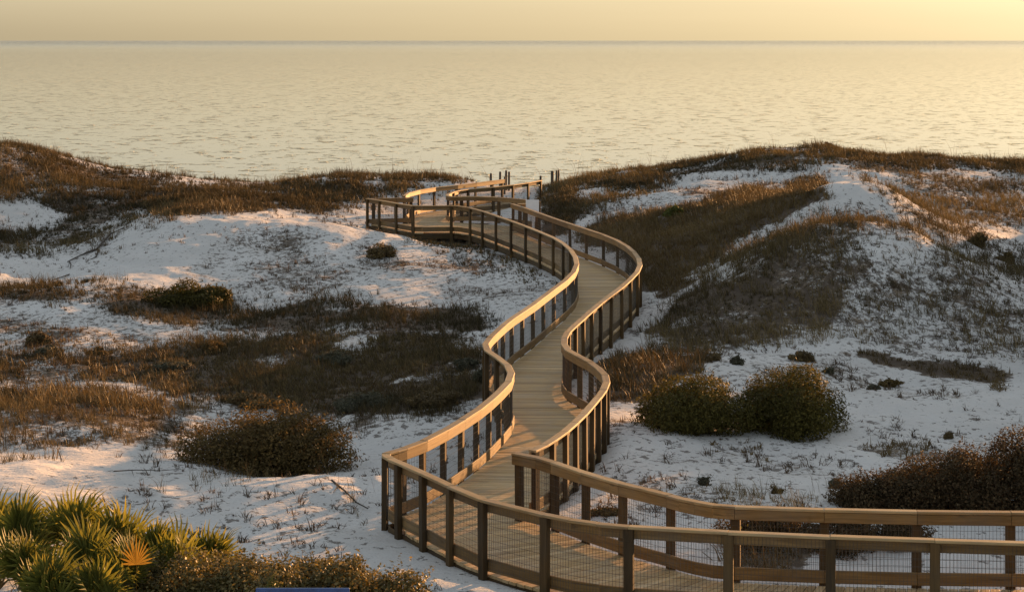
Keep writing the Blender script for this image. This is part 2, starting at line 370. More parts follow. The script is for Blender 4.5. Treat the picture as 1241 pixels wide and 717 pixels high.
DECK_TIES = [(13.02, 27.03, 13.51, 29.48), (12.03, 27.18, 12.51, 29.52), (11.04, 27.32, 11.51, 29.56), (10.05, 27.46, 10.51, 29.60), (9.06, 27.61, 9.51, 29.65), (8.07, 27.75, 8.51, 29.69), (7.08, 27.89, 7.51, 29.73), (6.09, 28.03, 6.51, 29.77), (5.10, 28.17, 5.51, 29.82), (4.09, 28.34, 4.54, 29.92), (2.99, 28.55, 3.66, 30.03), (1.85, 28.80, 2.85, 30.22), (0.77, 29.31, 2.32, 30.85), (-0.05, 30.14, 1.78, 31.50), (-0.67, 31.00, 1.25, 32.26), (-1.15, 32.01, 0.81, 33.03), (-1.66, 33.08, 0.39, 33.73), (-1.87, 34.22, 0.42, 34.37), (-1.37, 35.26, 0.68, 35.17), (-1.07, 36.27, 0.93, 36.08), (-0.81, 37.24, 1.16, 37.06), (-0.58, 38.21, 1.35, 38.04), (-0.39, 39.19, 1.53, 39.02), (-0.22, 40.17, 1.70, 40.02), (-0.08, 41.14, 1.82, 41.03), (-0.02, 42.12, 1.82, 42.04), (-0.08, 43.10, 1.71, 43.05), (-0.24, 44.07, 1.52, 44.05), (-0.49, 45.05, 1.25, 45.01), (-0.59, 46.05, 1.13, 45.99), (-0.51, 47.07, 1.14, 46.97), (-0.37, 48.07, 1.23, 47.95), (-0.23, 49.08, 1.38, 48.92), (-0.08, 50.07, 1.56, 49.90), (0.10, 51.06, 1.74, 50.88), (0.30, 52.04, 1.91, 51.87), (0.49, 53.02, 2.09, 52.86), (0.66, 54.00, 2.28, 53.84), (0.82, 54.99, 2.48, 54.82), (0.99, 55.98, 2.69, 55.80), (1.17, 56.96, 2.88, 56.78), (1.34, 57.94, 3.07, 57.76), (1.50, 58.93, 3.24, 58.75), (1.64, 59.92, 3.41, 59.74), (1.76, 60.90, 3.56, 60.74), (1.84, 61.87, 3.68, 61.75), (1.89, 62.85, 3.76, 62.77), (1.91, 63.82, 3.80, 63.80), (1.90, 64.79, 3.81, 64.83), (1.88, 65.78, 3.79, 65.84), (1.84, 66.76, 3.75, 66.86), (1.77, 67.73, 3.69, 67.88), (1.69, 68.71, 3.61, 68.89), (1.59, 69.68, 3.49, 69.91), (1.46, 70.64, 3.34, 70.93), (1.30, 71.61, 3.15, 71.94), (1.11, 72.57, 2.93, 72.93), (0.91, 73.53, 2.70, 73.92), (0.70, 74.51, 2.47, 74.90), (0.50, 75.49, 2.25, 75.87), (0.29, 76.46, 2.03, 76.85), (0.06, 77.44, 1.80, 77.82), (-0.18, 78.41, 1.58, 78.80), (-0.42, 79.38, 1.36, 79.78), (-0.67, 80.35, 1.16, 80.75), (-0.91, 81.30, 0.95, 81.75), (-1.14, 82.24, 0.75, 82.76), (-1.39, 83.17, 0.53, 83.77), (-1.75, 84.06, 0.29, 84.79)]

FAR_WEST = [(-2.26, 84.9), (-3.05, 84.8), (-3.85, 84.75), (-4.49, 85.9), (-5.34, 87.6), (-5.97, 88.7), (-5.1, 88.95), (-4.2, 89.2)]
SPUR_WEST = [(-4.54, 90.3), (-4.56, 91.4), (-4.36, 92.6), (-3.92, 94.3), (-3.35, 95.6), (-2.25, 97.2), (-1.37, 99.0), (-0.45, 100.9)]
SPUR_EAST = [(1.33, 100.2), (0.54, 98.1), (-0.30, 96.4), (-1.12, 95.2), (-1.91, 94.4), (-2.45, 93.2), (-2.72, 91.6), (-2.72, 90.4), (-2.5, 89.75), (-1.63, 90.0), (-0.67, 89.6), (0.29, 88.5), (1.08, 87.1)]
FAR_EAST = [(0.03, 85.8), (0.5, 85.95), (1.0, 86.0)]


def dense(P, st=0.05, smooth=0.0):
    P = np.asarray(P, float)
    s = np.r_[0, np.cumsum(np.hypot(*np.diff(P, axis=0).T))]
    n = max(2, int(s[-1] / st) + 1)
    t = np.linspace(0, s[-1], n)
    Q = np.c_[np.interp(t, s, P[:, 0]), np.interp(t, s, P[:, 1])]
    if smooth > 0:
        k = max(1, int(smooth / st)); ker = np.ones(2 * k + 1) / (2 * k + 1)
        R = np.vstack([2 * Q[0] - Q[k:0:-1], Q, 2 * Q[-1] - Q[-2:-k - 2:-1]])
        R = np.c_[np.convolve(R[:, 0], ker, 'valid'), np.convolve(R[:, 1], ker, 'valid')]
        Q = R
    s = np.r_[0, np.cumsum(np.hypot(*np.diff(Q, axis=0).T))]
    return Q, s


# ------------------------------------------------------------------ terrain
SURVEY = [  # sight line (column, row) and distance
    # left edge
    (-180, 620, 34), (-180, 500, 46), (-180, 340, 68), (-180, 240, 92), (-180, 165, 106),
    (0, 600, 36), (0, 548, 41), (0, 505, 46), (0, 478, 50), (0, 415, 60), (0, 366, 66), (0, 345, 70), (0, 314, 78), (0, 298, 84), (0, 245, 92), (0, 178, 104),
    (60, 185, 105), (110, 560, 39.5), (110, 505, 46), (110, 450, 54), (110, 400, 61), (110, 360, 66), (100, 335, 72), (100, 310, 79), (110, 285, 85), (110, 210, 105),
    # x ~ 250
    (250, 640, 34), (190, 600, 36.5), (250, 600, 36.5), (250, 553, 41.5), (250, 510, 48), (250, 458, 54), (250, 408, 61), (250, 378, 65.5), (250, 352, 70), (240, 300, 77), (250, 262, 84), (180, 268, 83), (190, 300, 77), (250, 253, 88), (250, 232, 97), (250, 219, 106), (180, 212, 106),
    # dune crest before the big bush, and the bush's hollow
    (330, 580, 37.5), (380, 577, 37.7), (300, 610, 36), (400, 620, 36), (440, 600, 37), (330, 578, 41.2), (400, 572, 41), (440, 560, 41.3), (430, 640, 34.6), (380, 690, 31),
    (330, 520, 47), (400, 525, 45), (400, 455, 54), (400, 402, 60), (400, 378, 64), (400, 352, 68), (400, 305, 76), (400, 268, 82), (320, 266, 83), (330, 300, 77), (400, 258, 91), (400, 238, 98), (420, 212, 105), (330, 224, 107),
    (500, 500, 46), (500, 450, 53.5), (500, 405, 60), (500, 380, 64), (500, 350, 69), (500, 310, 76), (490, 284, 82), (560, 470, 49), (560, 420, 57), (570, 385, 63), (600, 350, 69), (600, 322, 74), (560, 300, 79),
    (500, 216, 105), (560, 222, 103),
    # right of the deck
    (760, 600, 35), (800, 575, 37), (900, 605, 34.6), (850, 565, 38.5), (760, 545, 39.5), (800, 520, 42), (900, 545, 41), (960, 560, 40), (900, 505, 44.5), (760, 480, 45.5), (770, 440, 49),
    (1000, 600, 35.5), (1050, 540, 42), (1100, 512, 44.5), (1000, 490, 46.5), (1100, 475, 48), (1180, 470, 48.2), (1100, 480, 51), (1000, 430, 53), (920, 422, 54), (860, 425, 53), (1241, 500, 46), (1241, 560, 41), (1241, 470, 49),
    (1100, 640, 33.5), (1241, 640, 33), (1440, 560, 40),
    # first big dune
    (900, 412, 56), (1000, 418, 55), (1100, 430, 55), (1200, 450, 54), (800, 410, 56.5), (840, 380, 58), (900, 350, 60), (1000, 340, 60), (1100, 345, 60), (1200, 375, 59), (850, 342, 61), (900, 305, 63.5), (960, 277, 65.5), (1010, 268, 66), (1060, 267, 66), (1110, 283, 65), (1150, 302, 64.5), (1200, 330, 63), (1241, 348, 62),
    (1000, 300, 70), (1100, 305, 69), (900, 330, 68),
    # second dune
    (1030, 217, 76), (1065, 222, 75.5), (1000, 226, 78), (1030, 250, 72), (1100, 255, 74.5), (1150, 282, 73), (1190, 303, 72), (1241, 320, 70.5), (960, 240, 78.5), (900, 250, 80), (870, 262, 79), (800, 272, 81), (735, 286, 82), (790, 300, 75), (800, 330, 69), (850, 300, 72), (800, 350, 65), (1000, 240, 88), (1100, 262, 84), (1200, 275, 82), (1241, 292, 80),
    # far right
    (700, 262, 90), (750, 250, 91), (850, 222, 96), (920, 214, 99), (800, 225, 98), (690, 240, 95), (700, 217, 107), (760, 210, 109), (800, 203, 110), (880, 189, 112), (960, 182, 113), (1000, 184, 113), (1100, 194, 115), (1241, 198, 115), (1440, 190, 115), (1150, 235, 95), (1241, 222, 101), (1050, 205, 100), (1440, 240, 95), (1440, 300, 80),
    (640, 240, 97), (625, 262, 90), (660, 280, 86), (650, 228, 108), (600, 226, 106),
]
FIXED = [  # x, y, z: behind crests, foreground, beach
    (-9, 24, 0.5), (-6, 25, 0.45), (-3, 25, 0.38), (0, 26, 0.1), (-5.5, 28.5, 0.35), (-4, 31, 0.1), (-8, 30, 0.3), (3, 26, -0.1), (8, 26, -0.1), (-6, 18, 0.4), (0, 18, 0.3), (6, 18, 0.2),
    (-2.2, 33.6, -0.05), (-2.3, 31.5, -0.08), (-1.5, 30.3, -0.08), (-1.0, 29.0, 0.0), (-2.6, 34.6, -0.15), (-2.0, 36.5, -0.3), (-1.6, 40, -0.45), (-1.8, 44, -0.5), (-2, 48, -0.5), (-1.4, 54, -0.35), (-0.6, 60, -0.3), (0.0, 66, -0.25), (-0.6, 72, -0.2), (-1.6, 78, -0.3), (-3.2, 83, -0.35), (-6.8, 87.5, -0.1),
    (2.4, 33, -0.12), (2.0, 36, -0.12), (2.9, 40, -0.15), (2.9, 44, -0.25), (2.6, 48, -0.3), (3.5, 53, -0.25), (4.4, 58, -0.2), (5.2, 62, -0.12), (5.2, 67, 0.0), (4.6, 73, 0.05), (3.4, 79, 0.0), (2.3, 84, -0.1),
    (6, 30, -0.15), (9, 30, -0.15), (1.3, 91, 0.1), (-3, 94, -0.2), (-1, 86.5, -0.4), (-3.5, 87, -0.4), (0.4, 101.5, 0.0), (-1.5, 96, -0.2),
    (-26, 125, -1.0), (-13, 122, -1.2), (0, 118, -1.0), (13, 124, -1.0), (28, 127, -1.0), (-26, 134, -2.2), (0, 132, -2.2), (28, 136, -2.2),
]


class Terrain:
    W = 0.55

    def __init__(self):
        P = [at(*s) for s in SURVEY] + FIXED
        P = np.array(P)
        self.c = np.c_[P[:, 0], P[:, 1] * self.W]
        n = len(P)
        K = self._k(self.c, self.c) + np.eye(n) * 1.2
        A = np.zeros((n + 3, n + 3))
        A[:n, :n] = K
        A[:n, n] = 1; A[:n, n + 1:] = self.c
        A[n, :n] = 1; A[n + 1:, :n] = self.c.T
        self.w = np.linalg.solve(A, np.r_[P[:, 2], 0, 0, 0])
        # distance to the deck's middle line on a small grid
        T = np.array(DECK_TIES)
        mid = np.c_[(T[:, 0] + T[:, 2]) / 2, (T[:, 1] + T[:, 3]) / 2]
        q1, _ = dense(mid, 0.25)
        q2, _ = dense([(-1.0, 84.6), (-3.0, 86.6), (-3.8, 89.5), (-3.6, 92), (-2.6, 95), (-0.8, 97.5), (0.3, 99.8)], 0.25)
        q3, _ = dense([(-5.2, 88.0), (-4, 87.4), (-2, 87.2), (0.6, 86.8)], 0.25)
        q = np.vstack([q1, q2, q3])
        self.gx = np.arange(-12, 14.01, 0.2); self.gy = np.arange(22, 106, 0.2)
        X, Y = np.meshgrid(self.gx, self.gy)
        D = np.full(X.shape, 99.0)
        for p in q:
            D = np.minimum(D, (X - p[0]) ** 2 + (Y - p[1]) ** 2)
        self.D = np.sqrt(D)

    def _k(self, a, b):
        d2 = ((a[:, None, :] - b[None, :, :]) ** 2).sum(-1)
        return 0.5 * d2 * np.log(d2 + 1e-9)

    def deck_dist(self, X, Y):
        fx = np.clip((X - self.gx[0]) / 0.2, 0, len(self.gx) - 1.001); fy = np.clip((Y - self.gy[0]) / 0.2, 0, len(self.gy) - 1.001)
        ix, iy = fx.astype(int), fy.astype(int)
        tx, ty = fx - ix, fy - iy
        D = self.D
        d = (D[iy, ix] * (1 - tx) + D[iy, ix + 1] * tx) * (1 - ty) + (D[iy + 1, ix] * (1 - tx) + D[iy + 1, ix + 1] * tx) * ty
        inside = (X > self.gx[0]) & (X < self.gx[-1]) & (Y > self.gy[0]) & (Y < self.gy[-1])
        return np.where(inside, d, 9.0)

    def smooth_z(self, X, Y):
        Yc = np.clip(Y, 17, 136)
        lim = 0.36 * np.maximum(Yc, 20) + 1
        Xc = np.clip(X, -lim, lim)
        q = np.c_[Xc, Yc * self.W]
        z = np.empty(len(q))
        n = len(self.c)
        for i in range(0, len(q), 20000):
            s = q[i:i + 20000]
            z[i:i + 20000] = self._k(s, self.c) @ self.w[:n] + self.w[n] + s @ self.w[n + 1:]
        return np.clip(z, -3, 6.5), np.abs(X) - lim

    def z(self, X, Y):
        X = np.asarray(X, float); Y = np.asarray(Y, float)
        shp = X.shape
        X = X.ravel(); Y = Y.ravel()
        z, outside = self.smooth_z(X, Y)
        b = 0.46 * (fbm(X / 3.1, Y / 4.2, 3, 4) - 0.5) + 0.13 * (fbm(X / 0.8, Y / 1.0, 11, 3) - 0.5)
        z = z + b * sstep(128, 118, Y) * sstep(0.6, 3.0, self.deck_dist(X, Y) - 0.6 + 0.6) 
        wild = sstep(0, 25, outside) * sstep(125, 105, Y)
        z = z + wild * (2.2 * (fbm(X / 23, Y / 19, 29, 3) - 0.42))
        # higher dunes added unseen past the right edge, shaped to shade sand and rails
        edge = sstep(0.6, 5.0, X - 0.2387 * Y)
        for (mx, my, mz, ax, ay) in ((20.0, 53, 2.9, 5.5, 8.0), (21.0, 62, 3.0, 5.0, 7.0), (26.0, 80, 4.3, 5.5, 9.0), (32, 71, 3.8, 8, 10)):
            z = np.maximum(z, (mz * np.exp(-((X - mx) / ax) ** 2 - ((Y - my) / ay) ** 2)) * edge + z * 0.5 * (z > 0) * edge + z * (1 - edge))
        beach = np.interp(Y, [130, 150, 175, 215, 260], [-2.0, -3.1, -4.6, -7.5, -9])
        t = sstep(122, 134, Y)
        z = z * (1 - t) + beach * t
        d = self.deck_dist(X, Y)
        cap = np.where(d < 0.9, -0.16, -0.16 + (d - 0.9) * 0.42)
        k = 0.05
        h = np.clip(0.5 + 0.5 * (cap - z) / k, 0, 1)
        zz = cap * (1 - h) + z * h - k * h * (1 - h)
        z = np.where(d < 6, zz, z)
        return z.reshape(shp)


TER = Terrain()


def ground(x, y):
    return float(TER.z(np.array([x]), np.array([y]))[0])


# ------------------------------------------------------------------ where plants grow (areas as sketched on the survey picture)
RS = 3.0
RW, RH = int(1241 / RS) + 60, int(717 / RS) + 60     # margin of 30 cells each side
_gx, _gy = np.meshgrid((np.arange(RW) - 30 + 0.5) * RS, (np.arange(RH) - 30 + 0.5) * RS)


def poly_mask(P, soft=2):
    P = np.asarray(P, float)
    inside = np.zeros(_gx.shape, bool)
    x0, y0 = P[-1]
    for x1, y1 in P:
        c = ((y1 > _gy) != (y0 > _gy))
        with np.errstate(divide='ignore', invalid='ignore'):
            xi = (x0 - x1) * (_gy - y1) / (y0 - y1) + x1
        inside ^= c & (_gx < xi)
        x0, y0 = x1, y1
    m = inside.astype(float)
    k = np.ones(2 * soft + 1) / (2 * soft + 1)
    for ax in (0, 1):
        for _ in range(2):
            m = np.apply_along_axis(lambda v: np.convolve(np.pad(v, soft, 'edge'), k, 'valid'), ax, m)
    return m


def ell(cx, cy, rx, ry, n=20):
    return [(cx + rx * math.cos(t * 2 * math.pi / n), cy + ry * math.sin(t * 2 * math.pi / n)) for t in range(n)]


E_ = -90   # areas at the frame's edge run on past it
GRASS = [  # polygon, density, height, gold
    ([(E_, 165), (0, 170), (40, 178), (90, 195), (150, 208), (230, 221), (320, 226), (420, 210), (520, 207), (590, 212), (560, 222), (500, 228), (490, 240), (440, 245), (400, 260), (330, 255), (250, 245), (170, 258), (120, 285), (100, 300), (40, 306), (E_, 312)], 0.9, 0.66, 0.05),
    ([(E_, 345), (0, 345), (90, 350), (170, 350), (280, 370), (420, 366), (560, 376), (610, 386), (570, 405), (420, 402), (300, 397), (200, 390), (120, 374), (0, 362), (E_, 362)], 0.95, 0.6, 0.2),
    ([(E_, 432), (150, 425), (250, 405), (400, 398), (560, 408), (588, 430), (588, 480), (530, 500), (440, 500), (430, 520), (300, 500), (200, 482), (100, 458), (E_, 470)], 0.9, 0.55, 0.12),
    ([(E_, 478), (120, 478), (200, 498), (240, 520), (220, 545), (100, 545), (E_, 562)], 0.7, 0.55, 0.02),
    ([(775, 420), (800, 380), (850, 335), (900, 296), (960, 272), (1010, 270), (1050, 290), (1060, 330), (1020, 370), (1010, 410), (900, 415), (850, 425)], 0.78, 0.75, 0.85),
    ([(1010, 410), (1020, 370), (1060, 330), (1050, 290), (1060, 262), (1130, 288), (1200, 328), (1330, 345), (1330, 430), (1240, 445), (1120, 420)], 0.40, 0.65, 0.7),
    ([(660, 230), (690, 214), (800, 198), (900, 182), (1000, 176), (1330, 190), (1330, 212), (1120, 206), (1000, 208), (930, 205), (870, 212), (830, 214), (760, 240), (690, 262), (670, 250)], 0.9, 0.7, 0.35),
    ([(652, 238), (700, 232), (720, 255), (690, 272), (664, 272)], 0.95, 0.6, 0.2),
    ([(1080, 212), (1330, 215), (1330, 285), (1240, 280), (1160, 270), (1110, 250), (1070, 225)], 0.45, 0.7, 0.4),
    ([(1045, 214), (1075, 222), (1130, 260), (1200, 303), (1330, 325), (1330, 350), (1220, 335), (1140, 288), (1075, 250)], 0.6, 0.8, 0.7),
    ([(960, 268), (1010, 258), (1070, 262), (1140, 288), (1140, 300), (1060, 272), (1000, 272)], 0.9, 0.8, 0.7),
    ([(760, 590), (850, 596), (960, 600), (1010, 606), (1010, 630), (880, 628), (790, 612)], 0.55, 0.45, 0.9),
    ([(430, 236), (560, 226), (600, 226), (560, 236), (500, 246), (440, 262), (390, 268)], 0.35, 0.6, 0.5),
    ([(230, 560), (330, 575), (420, 585), (440, 630), (425, 636), (400, 600), (340, 586), (250, 600), (180, 590)], 0.22, 0.55, 0.9),
    ([(350, 660), (420, 620), (440, 640), (380, 690)], 0.22, 0.5, 0.9),
    ([(490, 284), (560, 280), (640, 305), (690, 335), (690, 350), (600, 330), (520, 305)], 0.55, 0.4, 0.2),
]
SCRUB = [  # polygon, density, height
    ([(650, 240), (700, 234), (708, 258), (684, 280), (652, 286)], 1.0, 0.55),
    ([(690, 284), (728, 270), (760, 262), (830, 252), (900, 232), (1005, 214), (1000, 238), (950, 268), (890, 298), (840, 336), (800, 364), (772, 345), (755, 310), (715, 296)], 1.0, 0.8),
    ([(728, 440), (800, 425), (860, 440), (830, 462), (790, 482), (730, 484)], 1.0, 0.9),
    ([(165, 246), (200, 240), (330, 244), (330, 256), (240, 256), (190, 262)], 1.0, 0.7),
    ([(360, 216), (480, 212), (560, 218), (500, 228), (470, 244), (400, 246), (350, 236)], 0.5, 0.8),
    ([(E_, 440), (150, 428), (250, 408), (400, 402), (560, 412), (588, 440), (588, 480), (500, 500), (440, 498), (300, 495), (200, 478), (100, 456), (E_, 466)], 0.85, 0.5),
    ([(E_, 404), (60, 400), (160, 408), (250, 402), (330, 398), (300, 412), (160, 432), (E_, 440)], 0.34, 0.4),
    ([(1000, 424), (1060, 424), (1130, 432), (1200, 448), (1241, 460), (1210, 470), (1120, 454), (1050, 440)], 1.0, 0.45),
    ([(1040, 542), (1110, 528), (1160, 548), (1100, 562)], 0.5, 0.5),
    ([(E_, 170), (60, 178), (130, 215), (60, 230), (E_, 235)], 0.4, 0.8),
    ([(80, 300), (120, 285), (170, 262), (200, 268), (130, 310), (60, 320)], 0.35, 0.6),
    ([(E_, 476), (120, 474), (240, 494), (240, 508), (120, 506), (E_, 506)], 0.7, 0.8),
    ([(E_, 520), (120, 516), (200, 530), (120, 545), (E_, 556)], 0.4, 0.6),
    ([(860, 535), (930, 540), (980, 548), (930, 556), (870, 550)], 0.4, 0.3),
    ([(730, 500), (770, 500), (770, 518), (735, 522)], 0.5, 0.6),
    ([(870, 640), (1000, 640), (1030, 660), (960, 700), (880, 690)], 0.7, 0.9),
]
BARE = [  # sand that stays open
    ell(30, 262, 46, 20), ell(70, 325, 90, 12), ell(240, 290, 100, 20), ell(240, 572, 40, 8), ell(1035, 240, 22, 20), ell(1160, 495, 90, 16), ell(500, 520, 40, 10),
    ell(560, 490, 22, 8), ell(870, 330, 12, 6), ell(720, 232, 30, 8), ell(1010, 205, 34, 4), ell(560, 452, 24, 8), ell(60, 448, 34, 9), ell(250, 478, 26, 7), ell(430, 415, 30, 7), ell(460, 222, 18, 6), ell(320, 440, 22, 6), ell(160, 470, 30, 6), ell(505, 462, 26, 6), ell(390, 505, 30, 7),
]
SPECKLE = [  # thinly strewn sand: polygon, density
    ([(E_, 365), (120, 374), (250, 395), (400, 402), (400, 412), (250, 412), (150, 428), (E_, 436)], 0.95),
    ([(270, 285), (400, 265), (560, 290), (680, 340), (690, 375), (560, 375), (420, 365), (290, 370), (200, 340)], 0.8),
    ([(400, 375), (600, 385), (600, 430), (400, 420)], 0.5),
    ([(690, 262), (850, 215), (930, 212), (940, 236), (860, 250), (760, 268)], 0.8),
    ([(1010, 240), (1120, 250), (1330, 330), (1330, 450), (1010, 430)], 0.8),
    ([(1080, 205), (1330, 205), (1330, 300), (1190, 290)], 0.85),
    ([(800, 425), (1000, 415), (1260, 470), (1100, 480), (860, 470)], 0.75),
    ([(760, 480), (740, 640), (1010, 640), (1060, 540), (900, 520)], 0.6),
    ([(E_, 560), (400, 560), (460, 640), (520, 710), (200, 717), (E_, 620)], 0.4),
    ([(560, 540), (E_, 540), (E_, 430), (590, 430)], 0.85),
    ([(700, 380), (800, 345), (790, 400), (720, 440)], 0.5),
    ([(700, 480), (760, 480), (760, 600), (720, 600)], 0.4),
    ([(1000, 500), (1260, 480), (1260, 560), (1000, 560)], 0.3),
]
_bare = np.zeros(_gx.shape)
for p in BARE: _bare = np.maximum(_bare, poly_mask(p, 1))
_G = np.zeros(_gx.shape); _Gh = np.full(_gx.shape, 0.6); _Gg = np.full(_gx.shape, 0.4)
for p, d, h, g in GRASS:
    m = poly_mask(p); w = m * d
    up = w > _G
    _Gh = np.where(up, h, _Gh); _Gg = np.where(up, g, _Gg); _G = np.maximum(_G, w)
_S = np.zeros(_gx.shape); _Sh = np.full(_gx.shape, 0.7)
for p, d, h in SCRUB:
    w = poly_mask(p, 1) * d
    _Sh = np.where(w > _S, h, _Sh); _S = np.maximum(_S, w)
_L = np.full(_gx.shape, 0.16)
for p, d in SPECKLE: _L = np.maximum(_L, poly_mask(p) * d)
_G = _G * (1 - 0.9 * _bare); _S = _S * (1 - 0.9 * _bare)


def field(M, X, Y, Z):
    Yc = np.maximum(Y, 18)
    px = CX + FOC * X / Yc; py = HOR + FOC * (CAM_H - Z) / Yc
    wx = 1.1 * (fbm(X / 1.7, Y / 1.7, 123, 3) - 0.5); wz = 0.55 * (fbm(X / 1.9, Y / 1.9, 321, 3) - 0.5)
    px = px + wx * FOC / Yc; py = py + wz * FOC / Yc
    i = np.clip(px / RS + 30, 0, RW - 1).astype(int); j = np.clip(py / RS + 30, 0, RH - 1).astype(int)
    return M[j, i]


# ------------------------------------------------------------------ ground sheet
def build_ground():
    ys = [-2500, -800, -250, -90, -40, -10, 6, 14]
    y = 19.0
    while y < 128:
        ys.append(y); y += 0.075 * (y / 30) ** 1.0
    while y < 270:
        ys.append(y); y += 2.5
    ys = np.array(ys)
    inner = np.linspace(-0.275, 0.275, 520)
    outer = np.array([0.285, 0.30, 0.32, 0.35, 0.4, 0.47, 0.56, 0.7, 0.9, 1.2, 1.8, 3, 6, 14, 40])
    cs = np.r_[-outer[::-1], inner, outer]
    Yg = np.repeat(ys[:, None], len(cs), 1)
    Xg = cs[None, :] * np.maximum(np.abs(Yg), 24)
    Z = TER.z(Xg, Yg)
    V = np.c_[Xg.ravel(), Yg.ravel(), Z.ravel()]
    r, c = len(ys), len(cs)
    idx = np.arange(r * c).reshape(r, c)
    F = np.stack([idx[:-1, :-1], idx[:-1, 1:], idx[1:, 1:], idx[1:, :-1]], -1).reshape(-1, 4)
    X, Y, Zr = V.T
    clump = fbm(X / 1.6, Y / 2.0, 41, 3)
    g = field(_G, X, Y, Zr); s = field(_S, X, Y, Zr); l = field(_L, X, Y, Zr)
    cov = np.maximum(g * 0.74 + (clump - 0.5) * 0.9 * sstep(0.05, 0.3, g), s * 0.95)
    cov = np.maximum(cov, l * 0.46 + (clump - 0.5) * 0.6 * sstep(0.05, 0.3, l))
    cov = np.where(Y > 122, 0, cov)
    cov = np.where(np.abs(X) > 0.3 * np.maximum(np.abs(Y), 24), 0.45, cov)
    me = np_mesh('dune_ground', V, F, {'cover': ('FLOAT', cov)}, smooth=True)
    o = link('ground', me, None, M_SAND)
    tag(o, 'white quartz sand dunes with dark plant litter between the tufts', 'ground', kind='structure')


build_ground()
V = [(-60000, 140, -4.5), (60000, 140, -4.5), (60000, 60000, -4.5), (-60000, 60000, -4.5)]
tag(link('sea', np_mesh('sea', V, [(0, 1, 2, 3)]), None, M_SEA), 'calm rippled sea reaching to the horizon in gold evening light', 'sea', kind='structure')

# ------------------------------------------------------------------ boards and posts
PROFILE_CH = 0.008


def prism(P0, P1, n0, n1, u0, u1, v0, v1, ch=PROFILE_CH):
    """chamfered board from P0 to P1 (xy), lateral unit vectors n0, n1; u across, v up. Returns verts, quads, caps, grain"""
    prof = [(u0 + ch, v0), (u1 - ch, v0), (u1, v0 + ch), (u1, v1 - ch), (u1 - ch, v1), (u0 + ch, v1), (u0, v1 - ch), (u0, v0 + ch)]
    L = math.hypot(P1[0] - P0[0], P1[1] - P0[1])
    V, G = [], []
    off = random.uniform(0, 60), random.uniform(0, 9), random.uniform(0, 9)
    for (P, n, s) in ((P0, n0, 0.0), (P1, n1, L)):
        for u, v in prof:
            V.append((P[0] + n[0] * u, P[1] + n[1] * u, v))
            G.append((s + off[0], u + off[1], v + off[2]))
    F = [(i, (i + 1) % 8, 8 + (i + 1) % 8, 8 + i) for i in range(8)]
    F += [tuple(range(7, -1, -1)), tuple(range(8, 16))]
    return V, F, G


def board(name, parent, mat, *a, tone=None, **k):
    V, F, G = prism(*a, **k)
    me = bpy.data.meshes.new(name)
    me.from_pydata(V, [], F)
    me.update()
    g = me.attributes.new('grain', 'FLOAT_VECTOR', 'POINT'); g.data.foreach_set('vector', np.array(G, np.float32).ravel())
    t = me.attributes.new('tone', 'FLOAT', 'POINT'); t.data.foreach_set('value', np.full(len(V), random.random() if tone is None else tone, np.float32))
    return link(name, me, parent, mat)


POST_ME = []


def post_mesh(kind):
    w, v, z0, z1 = 0.042, 0.066, -1.05, 1.028
    c = 0.006
    ring = [(-w + c, -v), (w - c, -v), (w, -v + c), (w, v - c), (w - c, v), (-w + c, v), (-w, v - c), (-w, -v + c)]
    V = [(x, y, z) for z in (z0, z1) for x, y in ring]
    F = [(i, (i + 1) % 8, 8 + (i + 1) % 8, 8 + i) for i in range(8)] + [tuple(range(8, 16))]
    me = bpy.data.meshes.new('post')
    me.from_pydata(V, [], F); me.update()
    off = kind * 7.3
    g = me.attributes.new('grain', 'FLOAT_VECTOR', 'POINT')
    g.data.foreach_set('vector', np.array([(v[2] + off, v[0] + off * 0.3, v[1] + off) for v in V], np.float32).ravel())
    t = me.attributes.new('tone', 'FLOAT', 'POINT'); t.data.foreach_set('value', np.full(len(V), (kind % 5) / 4, np.float32))
    me.materials.append(M_POST)
    return me


POSTS = [post_mesh(k) for k in range(10)]


def wires_mesh(segs, r=0.0026, nv=0.05):
    """segs: list of 3D segments -> triangular prisms"""
    A = np.array([s[0] for s in segs], float); B = np.array([s[1] for s in segs], float)
    d = B - A; d /= np.linalg.norm(d, axis=1)[:, None]
    ref = np.where(np.abs(d[:, 2:3]) > 0.9, np.array([[1.0, 0, 0]]), np.array([[0, 0, 1.0]]))
    u = np.cross(d, ref); u /= np.linalg.norm(u, axis=1)[:, None]
    w = np.cross(d, u)
    V = []
    for k in range(3):
        a = 2 * math.pi * k / 3
        o = (u * math.cos(a) + w * math.sin(a)) * r
        V += [A + o, B + o]
    n = len(A)
    V = np.stack(V, 1)          # n,6,3
    base = (np.arange(n) * 6)[:, None]
    F = np.concatenate([base + np.array([[2 * k, 2 * ((k + 1) % 3), 2 * ((k + 1) % 3) + 1, 2 * k + 1]]) for k in range(3)], 0)
    return V.reshape(-1, 3), F


BOARDWALK = empty('boardwalk', (0, 30, 0), 'long winding wooden boardwalk with railings crossing the dunes to the beach', 'boardwalk')
BOARDWALK.location = (0, 0, 0)


